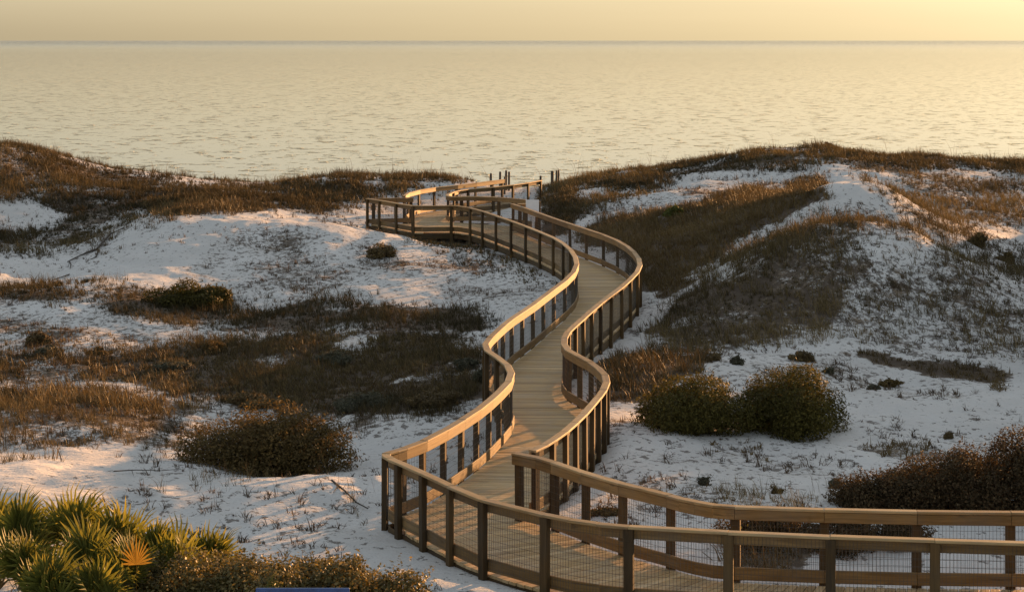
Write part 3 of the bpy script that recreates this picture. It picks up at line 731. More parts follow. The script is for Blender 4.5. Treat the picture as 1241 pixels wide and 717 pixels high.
def railing(Q, s, out, spacing, fixed=None, skip_first=0.0, boards=True):
    """Q dense polyline with arc length s; out=+1: outside lies to the left of travel"""
    T = np.gradient(Q, axis=0); T /= np.hypot(*T.T)[:, None]
    k = 9; ker = np.ones(k) / k
    Tp = np.pad(T, ((k // 2, k // 2), (0, 0)), 'edge')
    T = np.c_[np.convolve(Tp[:, 0], ker, 'valid'), np.convolve(Tp[:, 1], ker, 'valid')]; T /= np.hypot(*T.T)[:, None]
    Nn = np.c_[-T[:, 1], T[:, 0]] * out
    P = lambda a: (float(np.interp(a, s, Q[:, 0])), float(np.interp(a, s, Q[:, 1])))

    def NV(a):
        v = np.array([np.interp(a, s, Nn[:, 0]), np.interp(a, s, Nn[:, 1])]); v /= np.hypot(*v); return v
    # post stations
    st = [skip_first]
    while True:
        y = P(st[-1])[1]
        d = spacing(y, st[-1])
        if st[-1] + d > s[-1] - 0.35: break
        st.append(st[-1] + d)
    st.append(s[-1] - 0.0)
    for i, a in enumerate(st):
        p, n = P(a), NV(a)
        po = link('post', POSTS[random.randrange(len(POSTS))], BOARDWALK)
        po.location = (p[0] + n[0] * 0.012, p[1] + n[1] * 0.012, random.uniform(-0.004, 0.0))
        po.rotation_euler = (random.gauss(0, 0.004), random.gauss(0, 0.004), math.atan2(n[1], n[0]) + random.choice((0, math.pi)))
    def cap_ext(a, first):
        return a - 0.10 if first else a + 0.10
    for i in range(len(st) - 1):
        a, b = st[i], st[i + 1]
        if i % 2 == 0: tones = [random.random() for _ in range(4)]
        # a bay that bends strongly is cut into short lengths
        na, nb = NV(a), NV(b)
        bend = math.acos(max(-1, min(1, float(na @ nb))))
        m = max(1, int(math.ceil(bend / 0.22)))
        for j in range(m):
            c0, c1 = a + (b - a) * j / m, a + (b - a) * (j + 1) / m
            P0, P1, n0, n1 = P(c0), P(c1), NV(c0), NV(c1)
            # mitre lateral vectors, tiny gaps between lengths
            dx, dy = P1[0] - P0[0], P1[1] - P0[1]; L = math.hypot(dx, dy); dx /= L; dy /= L
            g = 0.003 if j in (0, m - 1) else 0.0012
            e0 = 0.09 if (i == 0 and j == 0) else -g
            e1 = 0.09 if (i == len(st) - 2 and j == m - 1) else -g
            Pa = (P0[0] - dx * e0, P0[1] - dy * e0); Pb = (P1[0] + dx * e1, P1[1] + dy * e1)
            jz = random.uniform(-0.0035, 0.0035)
            board('cap_rail', BOARDWALK, M_CAP, Pa, Pb, n0, n1, -0.082, 0.066, 1.032 + jz, 1.070 + jz, tone=tones[0])
            board('top_board', BOARDWALK, M_RAIL, Pa, Pb, n0, n1, -0.072, -0.034, 0.885, 1.029, tone=tones[1])
            board('bottom_board', BOARDWALK, M_RAIL, Pa, Pb, n0, n1, -0.072, -0.034, 0.045, 0.225, tone=tones[2])
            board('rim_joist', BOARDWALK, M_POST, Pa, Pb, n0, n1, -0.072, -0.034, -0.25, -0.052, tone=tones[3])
        # welded wire mesh of the bay
        segs = []
        uu = -0.0315
        nw = int((b - a) / 0.051)
        for q in range(1, nw + 1):
            c = a + (b - a) * q / (nw + 1)
            p, n = P(c), NV(c)
            x, y = p[0] + n[0] * uu, p[1] + n[1] * uu
            segs.append(((x, y, 0.07), (x, y, 1.0)))
        ml = max(1, m)
        for zz in np.arange(0.09, 1.0, 0.1016):
            for j in range(ml):
                c0, c1 = a + (b - a) * j / ml, a + (b - a) * (j + 1) / ml
                p0, p1, n0, n1 = P(c0), P(c1), NV(c0), NV(c1)
                segs.append(((p0[0] + n0[0] * uu, p0[1] + n0[1] * uu, zz), (p1[0] + n1[0] * uu, p1[1] + n1[1] * uu, zz)))
        Vw, Fw = wires_mesh(segs)
        link('wire_mesh', np_mesh('wire_mesh', Vw, Fw), BOARDWALK, M_WIRE)
    return st


Qw, sw = dense(RAIL_WEST + FAR_WEST[1:6], 0.05, 0.15)
i0 = int(np.argmin(np.hypot(Qw[:, 0] - FAR_WEST[5][0], Qw[:, 1] - FAR_WEST[5][1])))
sp_near = lambda y, a: float(np.interp(y, [26, 29.5, 30.5, 32, 33, 34, 35, 42, 46, 50, 54, 58, 70, 76, 81, 83, 86, 90], [1.38, 1.33, 1.05, 1.0, 0.85, 0.5, 1.02, 1.08, 0.95, 1.25, 1.75, 2.05, 2.15, 2.35, 2.2, 1.3, 1.7, 1.9]))
sp_east = lambda y, a: float(np.interp(y, [34, 41, 44, 47, 50, 55, 60, 65, 75, 80, 84, 86], [0.84, 0.9, 0.82, 1.0, 1.35, 1.85, 1.9, 1.9, 2.3, 2.5, 2.0, 1.3]))
# phase: a post stands at x = 5.43, y ~ 28.1 on the west rail
ph = float(sw[np.argmin(np.abs(Qw[:, 0] - 5.44) + (Qw[:, 1] > 33) * 99)]) % 1.38
railing(Qw, sw, +1, sp_near, skip_first=ph)
Qb, sb = dense([(-5.97, 88.7), (-5.1, 88.95), (-4.2, 89.2)], 0.05)
railing(Qb, sb, +1, lambda y, a: 0.95, skip_first=0.25)
Qn, sn = dense(RAIL_EAST_NEAR, 0.05, 0.15)
ph = float(sn[np.argmin(np.abs(Qn[:, 0] - 6.62))]) % 1.40
railing(Qn, sn, -1, lambda y, a: float(np.interp(y, [29.4, 29.8, 30.4, 31.5, 34], [1.40, 1.28, 1.1, 0.97, 0.82])), skip_first=ph)
Qe, se = dense(RAIL_EAST, 0.05, 0.15)
railing(Qe, se, -1, sp_east, skip_first=0.42)
Qs, ss = dense(SPUR_WEST, 0.05, 0.3)
railing(Qs, ss, +1, lambda y, a: 1.75)
Qt, st_ = dense(SPUR_EAST, 0.05, 0.12)
railing(Qt, st_, -1 * -1, lambda y, a: 1.7)
Qf, sf = dense(FAR_EAST, 0.05, 0.1)
railing(Qf, sf, -1, lambda y, a: 0.9, skip_first=0.3)


# ------------------------------------------------------------------ deck boards
def plank_geo(a, b, w0, w1, t, ch=0.004):
    """a, b: ends on the two sides; t unit direction of the path; w0,w1 half widths at a and b"""
    V = []
    ex = (b - a); Lx = np.hypot(*ex); ex = ex / Lx
    G = []
    off = (random.uniform(0, 90), random.uniform(0, 9), random.uniform(0, 9))
    jz = random.uniform(-0.0025, 0.0025)
    for (p, w, s_) in ((a, w0, 0.0), (b, w1, Lx)):
        for (q, z) in ((-w, -0.042), (w, -0.042), (w, -ch), (w - ch, 0.0), (-w + ch, 0.0), (-w, -ch)):
            V.append((p[0] + t[0] * q, p[1] + t[1] * q, z + jz))
            G.append((s_ + off[0], q + off[1], z + off[2]))
    F = [(i, (i + 1) % 6, 6 + (i + 1) % 6, 6 + i) for i in range(6)] + [(5, 4, 3, 2, 1, 0), (6, 7, 8, 9, 10, 11)]
    return V, F, G


def planks():
    T = np.array(DECK_TIES)
    mid = np.c_[(T[:, 0] + T[:, 2]) / 2, (T[:, 1] + T[:, 3]) / 2]
    m, s = dense(mid, 0.05)
    s0 = np.r_[0, np.cumsum(np.hypot(*np.diff(mid, axis=0).T))]
    L = s0[-1]
    f = lambda c, q: np.interp(q, s0, T[:, c])
    n = int(L / 0.143)
    out = []
    for i in range(n):
        q0, q1 = L * i / n, L * (i + 1) / n
        A0, A1 = np.array((f(0, q0), f(1, q0))), np.array((f(0, q1), f(1, q1)))
        B0, B1 = np.array((f(2, q0), f(3, q0))), np.array((f(2, q1), f(3, q1)))
        a, b = (A0 + A1) / 2, (B0 + B1) / 2
        e = b - a; ln = np.hypot(*e); e /= ln
        t = np.array((-e[1], e[0]))
        wa, wb = abs((A1 - A0) @ t) / 2, abs((B1 - B0) @ t) / 2
        gap = 0.0055
        a2, b2 = a - e * (-0.03) - e * random.uniform(0, 0.004), b - e * 0.03
        out.append((a2, b2, max(0.008, wa - gap), max(0.008, wb - gap), t))
    return out


PL = planks()
def plank_far():
    out = []
    poly = np.array([(-1.85, 84.2), (-2.3, 84.95), (-3.85, 84.85), (-5.85, 88.65), (-4.2, 89.1), (-4.5, 90.4), (-2.75, 90.4), (-2.45, 89.7), (1.0, 87.1), (0.95, 86.05), (0.0, 85.85), (0.25, 85.0)])
    y = 84.3
    while y < 90.4:
        xs = []
        for (p, q) in zip(poly, np.roll(poly, -1, 0)):
            if (p[1] > y) != (q[1] > y):
                xs.append(p[0] + (y - p[1]) / (q[1] - p[1]) * (q[0] - p[0]))
        xs.sort()
        for x0, x1 in zip(xs[::2], xs[1::2]):
            if x1 - x0 > 0.1:
                out.append((np.array((x0, y)), np.array((x1, y)), 0.068, 0.068, np.array((0.0, 1.0))))
        y += 0.143
    W_, E__ = np.array(SPUR_WEST), np.array(SPUR_EAST[:8][::-1])
    qw, _ = dense(W_, 0.05, 0.3); qe, _ = dense(E__, 0.05, 0.2)
    n = 80
    for i in range(n):
        a = qw[int((len(qw) - 1) * (i + 0.5) / n)]; b = qe[int((len(qe) - 1) * (i + 0.5) / n)]
        if min(a[1], b[1]) < 90.45: continue
        e = (b - a) / np.hypot(*(b - a)); t = np.array((-e[1], e[0]))
        a1 = qw[min(len(qw) - 1, int((len(qw) - 1) * (i + 1) / n))]; b1 = qe[min(len(qe) - 1, int((len(qe) - 1) * (i + 1) / n))]
        a0 = qw[int((len(qw) - 1) * i / n)]; b0 = qe[int((len(qe) - 1) * i / n)]
        wa, wb = max(0.01, abs((a1 - a0) @ t) / 2 - 0.003), max(0.01, abs((b1 - b0) @ t) / 2 - 0.003)
        out.append((a, b, wa, wb, t))
    return out


first_in_view = next(i for i, p in enumerate(PL) if p[1][0] / p[1][1] * FOC < 640)
singles = PL[first_in_view:first_in_view + 298]
rest = PL[:first_in_view] + PL[first_in_view + 298:] + plank_far()


def plank_tone():
    return float(np.clip(random.gauss(0.5, 0.36), -0.3, 1.3))


for p in singles:
    V_, F_, G_ = plank_geo(*p)
    me = bpy.data.meshes.new('plank'); me.from_pydata(V_, [], F_); me.update()
    me.attributes.new('grain', 'FLOAT_VECTOR', 'POINT').data.foreach_set('vector', np.array(G_, np.float32).ravel())
    me.attributes.new('tone', 'FLOAT', 'POINT').data.foreach_set('value', np.full(len(V_), plank_tone(), np.float32))
    link('plank', me, BOARDWALK, M_DECK)
VV, FF, GG, TT = [], [], [], []
for p in rest:
    V_, F_, G_ = plank_geo(*p)
    b0 = len(VV)
    VV += V_; GG += G_; FF += [tuple(b0 + i for i in f) for f in F_]; TT += [plank_tone()] * len(V_)
me = bpy.data.meshes.new('far_planks'); me.from_pydata(VV, [], FF); me.update()
me.attributes.new('grain', 'FLOAT_VECTOR', 'POINT').data.foreach_set('vector', np.array(GG, np.float32).ravel())
me.attributes.new('tone', 'FLOAT', 'POINT').data.foreach_set('value', np.array(TT, np.float32))
tag(link('planking', me, BOARDWALK, M_DECK), kind='stuff')


# ------------------------------------------------------------------ blades, tufts, leaves
def blades(P, H, nb, width, lean, tint, r=rng, base=0.06, curl=0.5):
    """P (n,3) tuft roots; H (n,) heights; nb blades per tuft; tint (n,) mean tint"""
    n = len(P)
    R = np.repeat(np.arange(n), nb)
    m = len(R)
    az = r.uniform(0, 2 * np.pi, m)
    ln = np.abs(r.normal(0, lean, m)) + 0.08
    h = H[R] * r.uniform(0.55, 1.15, m)
    root = P[R] + np.c_[r.normal(0, base, m), r.normal(0, base, m), np.full(m, -0.02)] * np.c_[H[R] / 0.5, H[R] / 0.5, np.ones(m)]
    d = np.c_[np.cos(az) * ln, np.sin(az) * ln, np.ones(m)]
    wind = np.c_[np.full(m, -0.12), np.full(m, 0.02), np.zeros(m)]
    d1 = d + wind; d1 /= np.linalg.norm(d1, axis=1)[:, None]
    d2 = d1 + np.c_[np.cos(az) * ln * curl * 1.6 - 0.1, np.sin(az) * ln * curl * 1.6, -ln * curl]
    d2 /= np.linalg.norm(d2, axis=1)[:, None]
    fa = r.uniform(0, 2 * np.pi, m)
    side = np.c_[np.cos(fa), np.sin(fa), np.zeros(m)] * (width * r.uniform(0.6, 1.4, m))[:, None]
    mid = root + d1 * (h * 0.55)[:, None]
    tip = mid + d2 * (h * 0.5)[:, None]
    V = np.stack([root - side * 0.5, root + side * 0.5, mid + side * 0.45, mid - side * 0.45, tip], 1)
    b = (np.arange(m) * 5)[:, None]
    F = np.concatenate([b + np.array([[0, 1, 2]]), b + np.array([[0, 2, 3]]), b + np.array([[3, 2, 4]])], 0)
    t = np.clip(tint[R] + r.normal(0, 0.17, m), 0, 1)
    return V.reshape(-1, 3), F, np.repeat(t, 5)


def leaves(C, nrm, size, aspect, tint, r=rng):
    """rhombic leaves at C facing about nrm"""
    m = len(C)
    n = nrm + r.normal(0, 0.55, (m, 3)); n /= np.linalg.norm(n, axis=1)[:, None] + 1e-9
    a = r.normal(0, 1, (m, 3)); u = np.cross(n, a); u /= np.linalg.norm(u, axis=1)[:, None] + 1e-9
    w = np.cross(n, u)
    s = (size * r.uniform(0.6, 1.35, m))[:, None]
    V = np.stack([C - u * s * 0.5, C + w * s * 0.5 * aspect - u * s * 0.05, C + u * s * 0.5, C - w * s * 0.5 * aspect - u * s * 0.05], 1)
    b = (np.arange(m) * 4)[:, None]
    F = b + np.array([[0, 1, 2, 3]])
    return V.reshape(-1, 3), F, np.repeat(np.clip(tint, 0, 1), 4)


def scatter(n, ymin=27, ymax=121, spread=0.33):
    """uniform candidates on the ground that the picture can see"""
    Y = np.sqrt(rng.uniform(ymin ** 2, ymax ** 2, n))
    X = rng.uniform(-1, 1, n) * (spread * Y + 1.5)
    Z = TER.z(X, Y)
    return X, Y, Z


AREA = 0.33 * (121 ** 2 - 27 ** 2) + 3 * 94
DENS = 46.0
n_c = int(AREA * DENS)
X, Y, Z = scatter(n_c)
clump = fbm(X / 1.3, Y / 1.5, 41, 3)
clump2 = fbm(X / 4.5, Y / 5.5, 77, 3)
jx = rng.normal(0, 0.15, n_c)
g = field(_G, X + jx, Y, Z); gh = field(_Gh, X, Y, Z); gg = field(_Gg, X, Y, Z)
keep_p = np.clip(g * 1.3 - 0.08, 0, 1) * sstep(0.52 - 0.55 * g, 0.66 - 0.5 * g, clump * 0.6 + clump2 * 0.4 + 0.08)
keep_p *= np.interp(Y, [27, 45, 70, 110], [1.0, 0.95, 0.75, 0.6])
far_dk = TER.deck_dist(X, Y)
keep = (rng.random(n_c) < keep_p) & (far_dk > 1.15) & (Y < 119)
P = np.c_[X, Y, Z][keep]
H = 0.44 * gh[keep] * rng.uniform(0.4, 1.35, keep.sum()) * np.clip(2.6 * (clump[keep] - 0.12), 0.35, 1.5)
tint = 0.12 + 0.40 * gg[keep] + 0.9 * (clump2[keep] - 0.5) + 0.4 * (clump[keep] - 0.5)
lvl = np.interp(P[:, 1], [30, 60, 110], [0.0045, 0.0075, 0.012])
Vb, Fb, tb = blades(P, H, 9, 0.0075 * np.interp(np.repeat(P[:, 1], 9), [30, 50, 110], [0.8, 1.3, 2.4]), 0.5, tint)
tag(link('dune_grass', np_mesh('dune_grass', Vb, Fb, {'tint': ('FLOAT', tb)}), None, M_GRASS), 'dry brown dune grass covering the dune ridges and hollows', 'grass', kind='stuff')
print('grass tufts', len(P), 'tris', len(Fb))

# thin tufts strewn on the open sand
n_c = int(AREA * 14)
X, Y, Z = scatter(n_c)
cl = fbm(X / 1.6, Y / 2.0, 41, 3)
l = field(_L, X, Y, Z)
keep = (rng.random(n_c) < l * sstep(0.42, 0.62, cl) * 0.9) & (TER.deck_dist(X, Y) > 1.2) & (Y < 119)
P = np.c_[X, Y, Z][keep]
H = 0.16 * rng.uniform(0.5, 1.6, len(P))
Vb, Fb, tb = blades(P, H, 11, 0.013, 0.9, 0.25 + 0.3 * rng.random(len(P)), base=0.09)
tag(link('sparse_tufts', np_mesh('sparse_tufts', Vb, Fb, {'tint': ('FLOAT', tb)}), None, M_SEDGE), 'thin dry tufts strewn over the open white sand', 'tufts', kind='stuff')
print('sparse', len(P), len(Fb))

# low dark scrub
n_c = int(AREA * 26)
X, Y, Z = scatter(n_c)
cl = fbm(X / 1.1, Y / 1.3, 61, 3); cl2 = fbm(X / 3.5, Y / 4.0, 91, 3)
s = field(_S, X, Y, Z); sh = field(_Sh, X, Y, Z)
keep = (rng.random(n_c) < s * sstep(0.62 - 0.6 * s, 0.74 - 0.5 * s, cl * 0.6 + cl2 * 0.4 + 0.05)) & (TER.deck_dist(X, Y) > 1.35) & (Y < 119)
P = np.c_[X, Y, Z][keep]
H = 0.42 * sh[keep] * rng.uniform(0.5, 1.3, len(P)) * (0.5 + cl[keep])
tn = np.clip(0.15 + 1.1 * (cl2[keep] - 0.25), 0.05, 0.8)
Vb, Fb, tb = blades(P, H, 12, 0.016, 0.75, tn, base=0.12)
tag(link('low_scrub', np_mesh('low_scrub', Vb, Fb, {'tint': ('FLOAT', tb)}), None, M_SCRUB), 'dense dark low scrub on the shaded dune slopes', 'scrub', kind='stuff')
print('scrub', len(P), len(Fb))

# sea oats: tall thin stems with drooping seed heads along the crests
so = []
for px, py, Y_ in [(520, 212, 104), (528, 213, 104), (470, 212, 104), (558, 214, 103), (64, 184, 105), (185, 213, 106), (693, 216, 107), (707, 215, 107), (664, 225, 108), (790, 203, 110), (812, 200, 110), (1225, 197, 115), (1205, 196, 115), (1160, 195, 115), (1140, 195, 115), (1070, 190, 114), (930, 184, 113), (350, 220, 106), (430, 210, 104), (585, 216, 104), (975, 262, 66), (960, 262, 66), (985, 258, 66), (1005, 255, 66), (880, 305, 62), (1050, 262, 66), (990, 590, 36), (985, 595, 36), (300, 590, 37), (410, 585, 38)]:
    x, y, _ = at(px, py, Y_)
    for k in range(3):
        xx, yy = x + rng.normal(0, 0.35), y + rng.normal(0, 0.5)
        so.append((xx, yy, ground(xx, yy)))
so = np.array(so)
Vb, Fb, tb = blades(so, rng.uniform(0.7, 1.0, len(so)) * np.interp(so[:, 1], [36, 66, 110], [0.75, 1.0, 1.5]), 2, np.repeat(np.interp(so[:, 1], [36, 66, 110], [0.004, 0.007, 0.012]), 2), 0.10, np.full(len(so), 0.6), base=0.03, curl=1.2)
tag(link('sea_oats', np_mesh('sea_oats', Vb, Fb, {'tint': ('FLOAT', tb)}), None, M_SEDGE), 'tall thin sea oat stems rising from the dune crests', 'sea oats', kind='stuff')


# ------------------------------------------------------------------ shrubs
def twig_mesh(paths):
    """paths: list of (points, r0, r1) -> tapered 5-sided tubes in one mesh"""
    V, F = [], []
    for pts, r0, r1 in paths:
        pts = [Vector(p) for p in pts]
        k = 5
        b = len(V)
        for i, p in enumerate(pts):
            d = (pts[min(i + 1, len(pts) - 1)] - pts[max(i - 1, 0)]).normalized()
            u = d.cross(Vector((0.3, 0.9, 0.2))).normalized(); w = d.cross(u)
            r = r0 + (r1 - r0) * i / (len(pts) - 1)
            for q in range(k):
                a = 2 * math.pi * q / k
                V.append(tuple(p + (u * math.cos(a) + w * math.sin(a)) * r))
        for i in range(len(pts) - 1):
            for q in range(k):
                F.append((b + i * k + q, b + i * k + (q + 1) % k, b + (i + 1) * k + (q + 1) % k, b + (i + 1) * k + q))
    me = bpy.data.meshes.new('stems'); me.from_pydata(V, [], F); me.update()
    return me


def shrub(name, label, cat, px, py, Y, wpx, hpx, mat, n=2500, leaf=0.05, aspect=0.5, lobes=9, group=None, depth=0.9, shell=0.55, spiky=0.0, seed=0, tint=(0.5, 0.25), z0=None, flowers=0):
    """px, py: middle of its foot; wpx, hpx: size in the survey picture"""
    r = np.random.default_rng(1000 + seed)
    x, y, _ = at(px, py, Y)
    zg = ground(x, y)
    W, Hh = wpx / FOC * Y, hpx / FOC * Y
    t = empty(name, (x, y, zg), label, cat, group)
    cen, rad = [], []
    for k in range(lobes):
        a = r.uniform(0, 2 * np.pi); q = math.sqrt(r.random()) * 0.78
        lx, ly = math.cos(a) * q * W / 2, math.sin(a) * q * W / 2 * depth
        top = Hh * (1 - 0.45 * q * q) * r.uniform(0.62, 1.04)
        rr = np.array([W * r.uniform(0.13, 0.24), W * depth * r.uniform(0.13, 0.24), Hh * r.uniform(0.22, 0.38)])
        if k == 0: lx, ly, top = 0, 0, Hh
        cen.append((lx, ly, max(top - rr[2], rr[2] * 0.55))); rad.append(rr)
        if k % 2 == 0:
            cen.append((lx, ly, rr[2] * 0.5)); rad.append(rr * np.array([1.1, 1.1, 1.0]))
    cen, rad = np.array(cen), np.array(rad)
    vol = (rad[:, 0] * rad[:, 1] + rad[:, 0] * rad[:, 2] + rad[:, 1] * rad[:, 2]); vol /= vol.sum()
    n = int(n * 3.2)
    L = r.choice(len(cen), n, p=vol)
    d = r.normal(0, 1, (n, 3)); d /= np.linalg.norm(d, axis=1)[:, None]
    lump = 0.86 + 0.28 * vnoise(d[:, 0] * 3 + L * 5.1, d[:, 1] * 3 + d[:, 2] * 2, 5)
    q = (shell + (1 - shell) * r.random(n) ** 0.6) * lump + np.abs(r.normal(0, 0.05, n))
    C = cen[L] + d * rad[L] * q[:, None]
    ns = n // 60                       # sprigs that stick out of the crown
    k_ = r.choice(n, ns)
    up = d[k_] + np.array([0, 0, 0.7]) + r.normal(0, 0.25, (ns, 3)); up /= np.linalg.norm(up, axis=1)[:, None]
    ln = r.uniform(0.06, 0.20, ns) * (0.35 + 0.65 * Hh)
    st = np.linspace(0.1, 1, 9)
    Cs = (C[k_][:, None, :] + up[:, None, :] * (ln[:, None] * st[None, :])[..., None]).reshape(-1, 3) + r.normal(0, leaf * 0.25, (ns * 9, 3))
    C = np.vstack([C, Cs]); d = np.vstack([d, np.repeat(up, 9, 0)]); L = np.r_[L, np.repeat(L[k_], 9)]
    ok = C[:, 2] > -0.03
    C, d, L = C[ok], d[ok], L[ok]
    lt = r.normal(tint[0], 0.10, len(cen))[L] + r.normal(0, tint[1], len(C)) * 0.8
    nrm = d * 0.8 + np.array([0, 0, 0.35])
    Vl, Fl, tl = leaves(C, nrm, leaf * 1.15, min(1.0, aspect * 1.15), lt, r)
    link('foliage', np_mesh('foliage', Vl, Fl, {'tint': ('FLOAT', tl)}), t, mat)
    paths = []
    for k in range(min(lobes, 9)):
        c = cen[r.integers(len(cen))]
        e = np.array(c) + r.normal(0, 1, 3) * np.array([W, W * depth, Hh]) * 0.10 + np.array([0, 0, Hh * 0.16])
        b = np.array([r.normal(0, W * 0.05), r.normal(0, W * 0.05), -0.06])
        m = (b + e) / 2 + r.normal(0, W * 0.03, 3)
        paths.append(([b, m, e], 0.012 + 0.006 * W, 0.003))
    for k in r.choice(len(C), min(26, 6 + int(W * 9))):   # bare twig ends standing out of the crown
        b = C[k] * np.array([0.8, 0.8, 0.75]); u = d[k] + np.array([0, 0, 0.6]) + r.normal(0, 0.3, 3); u /= np.linalg.norm(u)
        q = r.uniform(0.16, 0.42) * (0.3 + 0.7 * Hh)
        paths.append(([b, b + u * q * 0.55 + r.normal(0, 0.02, 3), b + u * q + r.normal(0, 0.03, 3)], 0.006, 0.002))
    link('stem', twig_mesh(paths), t, M_TWIG)
    if flowers:
        C2 = C[r.choice(len(C), flowers)] + d[r.choice(len(d), flowers)] * 0.03 + np.array([0, 0, 0.06])
        fl = None
        for c_ in C2:
            if fl is None:
                Vl, Fl, tl = leaves(np.zeros((4, 3)), np.tile([0, -0.5, 0.6], (4, 1)), 0.055, 0.9, r.random(4), r)
                fl = np_mesh('flower', Vl, Fl, {'tint': ('FLOAT', tl)})
            o = link('flower', fl, t, M_YELLOW)
            o.location = tuple(c_)
            o.rotation_euler = (r.uniform(-0.4, 0.4), r.uniform(-0.4, 0.4), r.uniform(0, 6.28))
    return t


shrub('rounded_shrub', 'large rounded olive brown shrub in the hollow before the sandy crest', 'shrub', 328, 574, 41.6, 204, 90, M_OLIVE, 15000, 0.05, 0.4, 24, depth=0.8, seed=1)
shrub('evergreen_bush', 'dark evergreen bush beside the boardwalk, lower and wider of the pair', 'bush', 848, 528, 42.9, 182, 66, M_GREEN, 15000, 0.05, 0.35, 22, group='pair of evergreen bushes', depth=0.8, seed=2)
shrub('evergreen_bush', 'dark evergreen bush with a lit olive top, farther from the boardwalk of the pair', 'bush', 964, 530, 43.2, 146, 82, M_GREEN, 13000, 0.05, 0.35, 18, group='pair of evergreen bushes', depth=0.85, seed=3)
shrub('low_bush', 'dark green flat topped bush at the foot of the pale dune', 'bush', 226, 364, 66.6, 104, 34, M_GREEN, 6000, 0.07, 0.4, 12, depth=0.7, seed=4, tint=(0.42, 0.25))
shrub('low_bush', 'small dark olive mat on the sand slope left of the boardwalk', 'bush', 459, 313, 75.2, 40, 17, M_SCRUB, 1500, 0.06, 0.4, 7, seed=5)
shrub('low_bush', 'small lime green shrub above the dark scrub slope', 'bush', 819, 258, 82.5, 28, 13, M_LIME, 900, 0.07, 0.5, 6, seed=6)
shrub('low_bush', 'small dark shrub alone on the far dune crest against the sea', 'bush', 1002, 186, 113, 22, 12, M_SCRUB, 900, 0.08, 0.5, 6, seed=7, tint=(0.3, 0.2))
shrub('low_bush', 'grey brown shrub below the sunlit flank of the second dune', 'bush', 1187, 308, 71.5, 26, 18, M_OLIVE, 1000, 0.06, 0.45, 6, seed=8)
shrub('low_bush', 'grey brown shrub at the end of the sunlit dune flank', 'bush', 1222, 322, 70, 30, 14, M_OLIVE, 900, 0.06, 0.45, 6, seed=9)
for i, (px, py, Y_, w, h, n) in enumerate([(1048, 640, 35.0, 92, 46, 4200), (1105, 640, 34.8, 100, 70, 6500), (1168, 642, 34.6, 108, 92, 8000), (1232, 645, 34.4, 110, 108, 8500), (1290, 645, 34.4, 110, 110, 5000), (1130, 590, 37.2, 110, 32, 3500), (1215, 590, 37.2, 120, 42, 3500)]):
    lab = ['low russet shrub tapering to the sand, nearest the deck of the dark thicket', 'dark russet shrub in the thicket behind the near railing, second from its low end',
           'dark russet shrub in the middle of the thicket behind the near railing', 'tall dark russet shrub at the high end of the thicket behind the near railing',
           'dark russet shrub running out of the frame at the right edge', 'low dark shrub at the back of the thicket, above the middle', 'low dark shrub at the back of the thicket, towards the right edge'][i]
    shrub('dark_shrub', lab, 'shrub', px, py, Y_, w, h, M_RED, n, 0.036, 0.5, 20, group='dark shrubs behind the near railing', seed=20 + i, tint=(0.42, 0.3))
shrub('dark_shrub', 'low dark shrub seen through the railing, farthest right below the thicket', 'shrub', 1095, 685, 32.6, 90, 40, M_RED, 3000, 0.035, 0.5, 10, group='dark shrubs behind the near railing', seed=33)
shrub('flowering_shrub', 'low dark shrub with yellow flowers seen through the near railing', 'shrub', 925, 690, 32.4, 110, 38, M_RED, 3500, 0.035, 0.5, 10, seed=31, flowers=40)
shrub('dark_shrub', 'low dark shrub seen through the railing, left one below the thicket', 'shrub', 1020, 690, 32.2, 100, 44, M_RED, 3500, 0.035, 0.5, 10, group='dark shrubs behind the near railing', seed=32)
small = [
    (894, 452, 51, 18, 15, 'small grey green clump on the sand just above the evergreen bushes'), (969, 438, 53, 30, 17, 'wider grey green clump on the sand behind the taller evergreen bush'),
    (1006, 449, 51.5, 15, 10, 'tiny grey green clump right of the taller evergreen bush'), (1078, 447, 52, 32, 12, 'flat olive clump beside the dark drift line'), (1058, 461, 49.5, 16, 9, 'tiny olive clump between the drift line and the bare sand bank'),
    (853, 442, 51.5, 34, 14, 'low grey clump at the top of the sand slope left of the evergreen bushes'), (1010, 584, 37, 20, 14, 'round dark clump on the open sand above the near railing'), (940, 596, 36.2, 14, 8, 'tiny dark clump on the sand nearest the railing'),
    (853, 584, 36.8, 16, 13, 'small olive clump on the sand slope beside the boardwalk'), (1150, 533, 43, 18, 9, 'flat dark clump on the open sand near the frame edge'), (565, 444, 52, 32, 18, 'dark rounded clump close to the boardwalk railing in the hollow'),
    (73, 344, 69, 12, 7, 'tiny dark clump on the bare sand, left of two'), (104, 338, 70, 12, 6, 'tiny dark clump on the bare sand, right of two'), (45, 405, 59, 34, 22, 'grey green clump on the speckled sand near the left edge'),
    (60, 420, 57, 36, 20, 'grey green clump directly below another near the left edge'), (120, 418, 57.5, 24, 14, 'lone grey clump on the speckled sand bank'), (450, 484, 48, 70, 26, 'wide grey green clump in the middle of the hollow'),
    (540, 492, 47, 80, 24, 'wide green clump beside the railing in the hollow'), (410, 440, 55.5, 50, 20, 'grey clump in the dark hollow'), (255, 420, 58, 40, 20, 'grey green clump above the dark hollow'),
    (200, 445, 54.5, 60, 18, 'grey brown clump at the left of the dark hollow'), (300, 470, 50, 56, 22, 'brown clump behind the large rounded shrub'), (590, 470, 49.5, 40, 22, 'dark clump against the boardwalk posts'),
    (735, 610, 34.4, 40, 10, 'low tuft at the back of the near railing corner'),
]
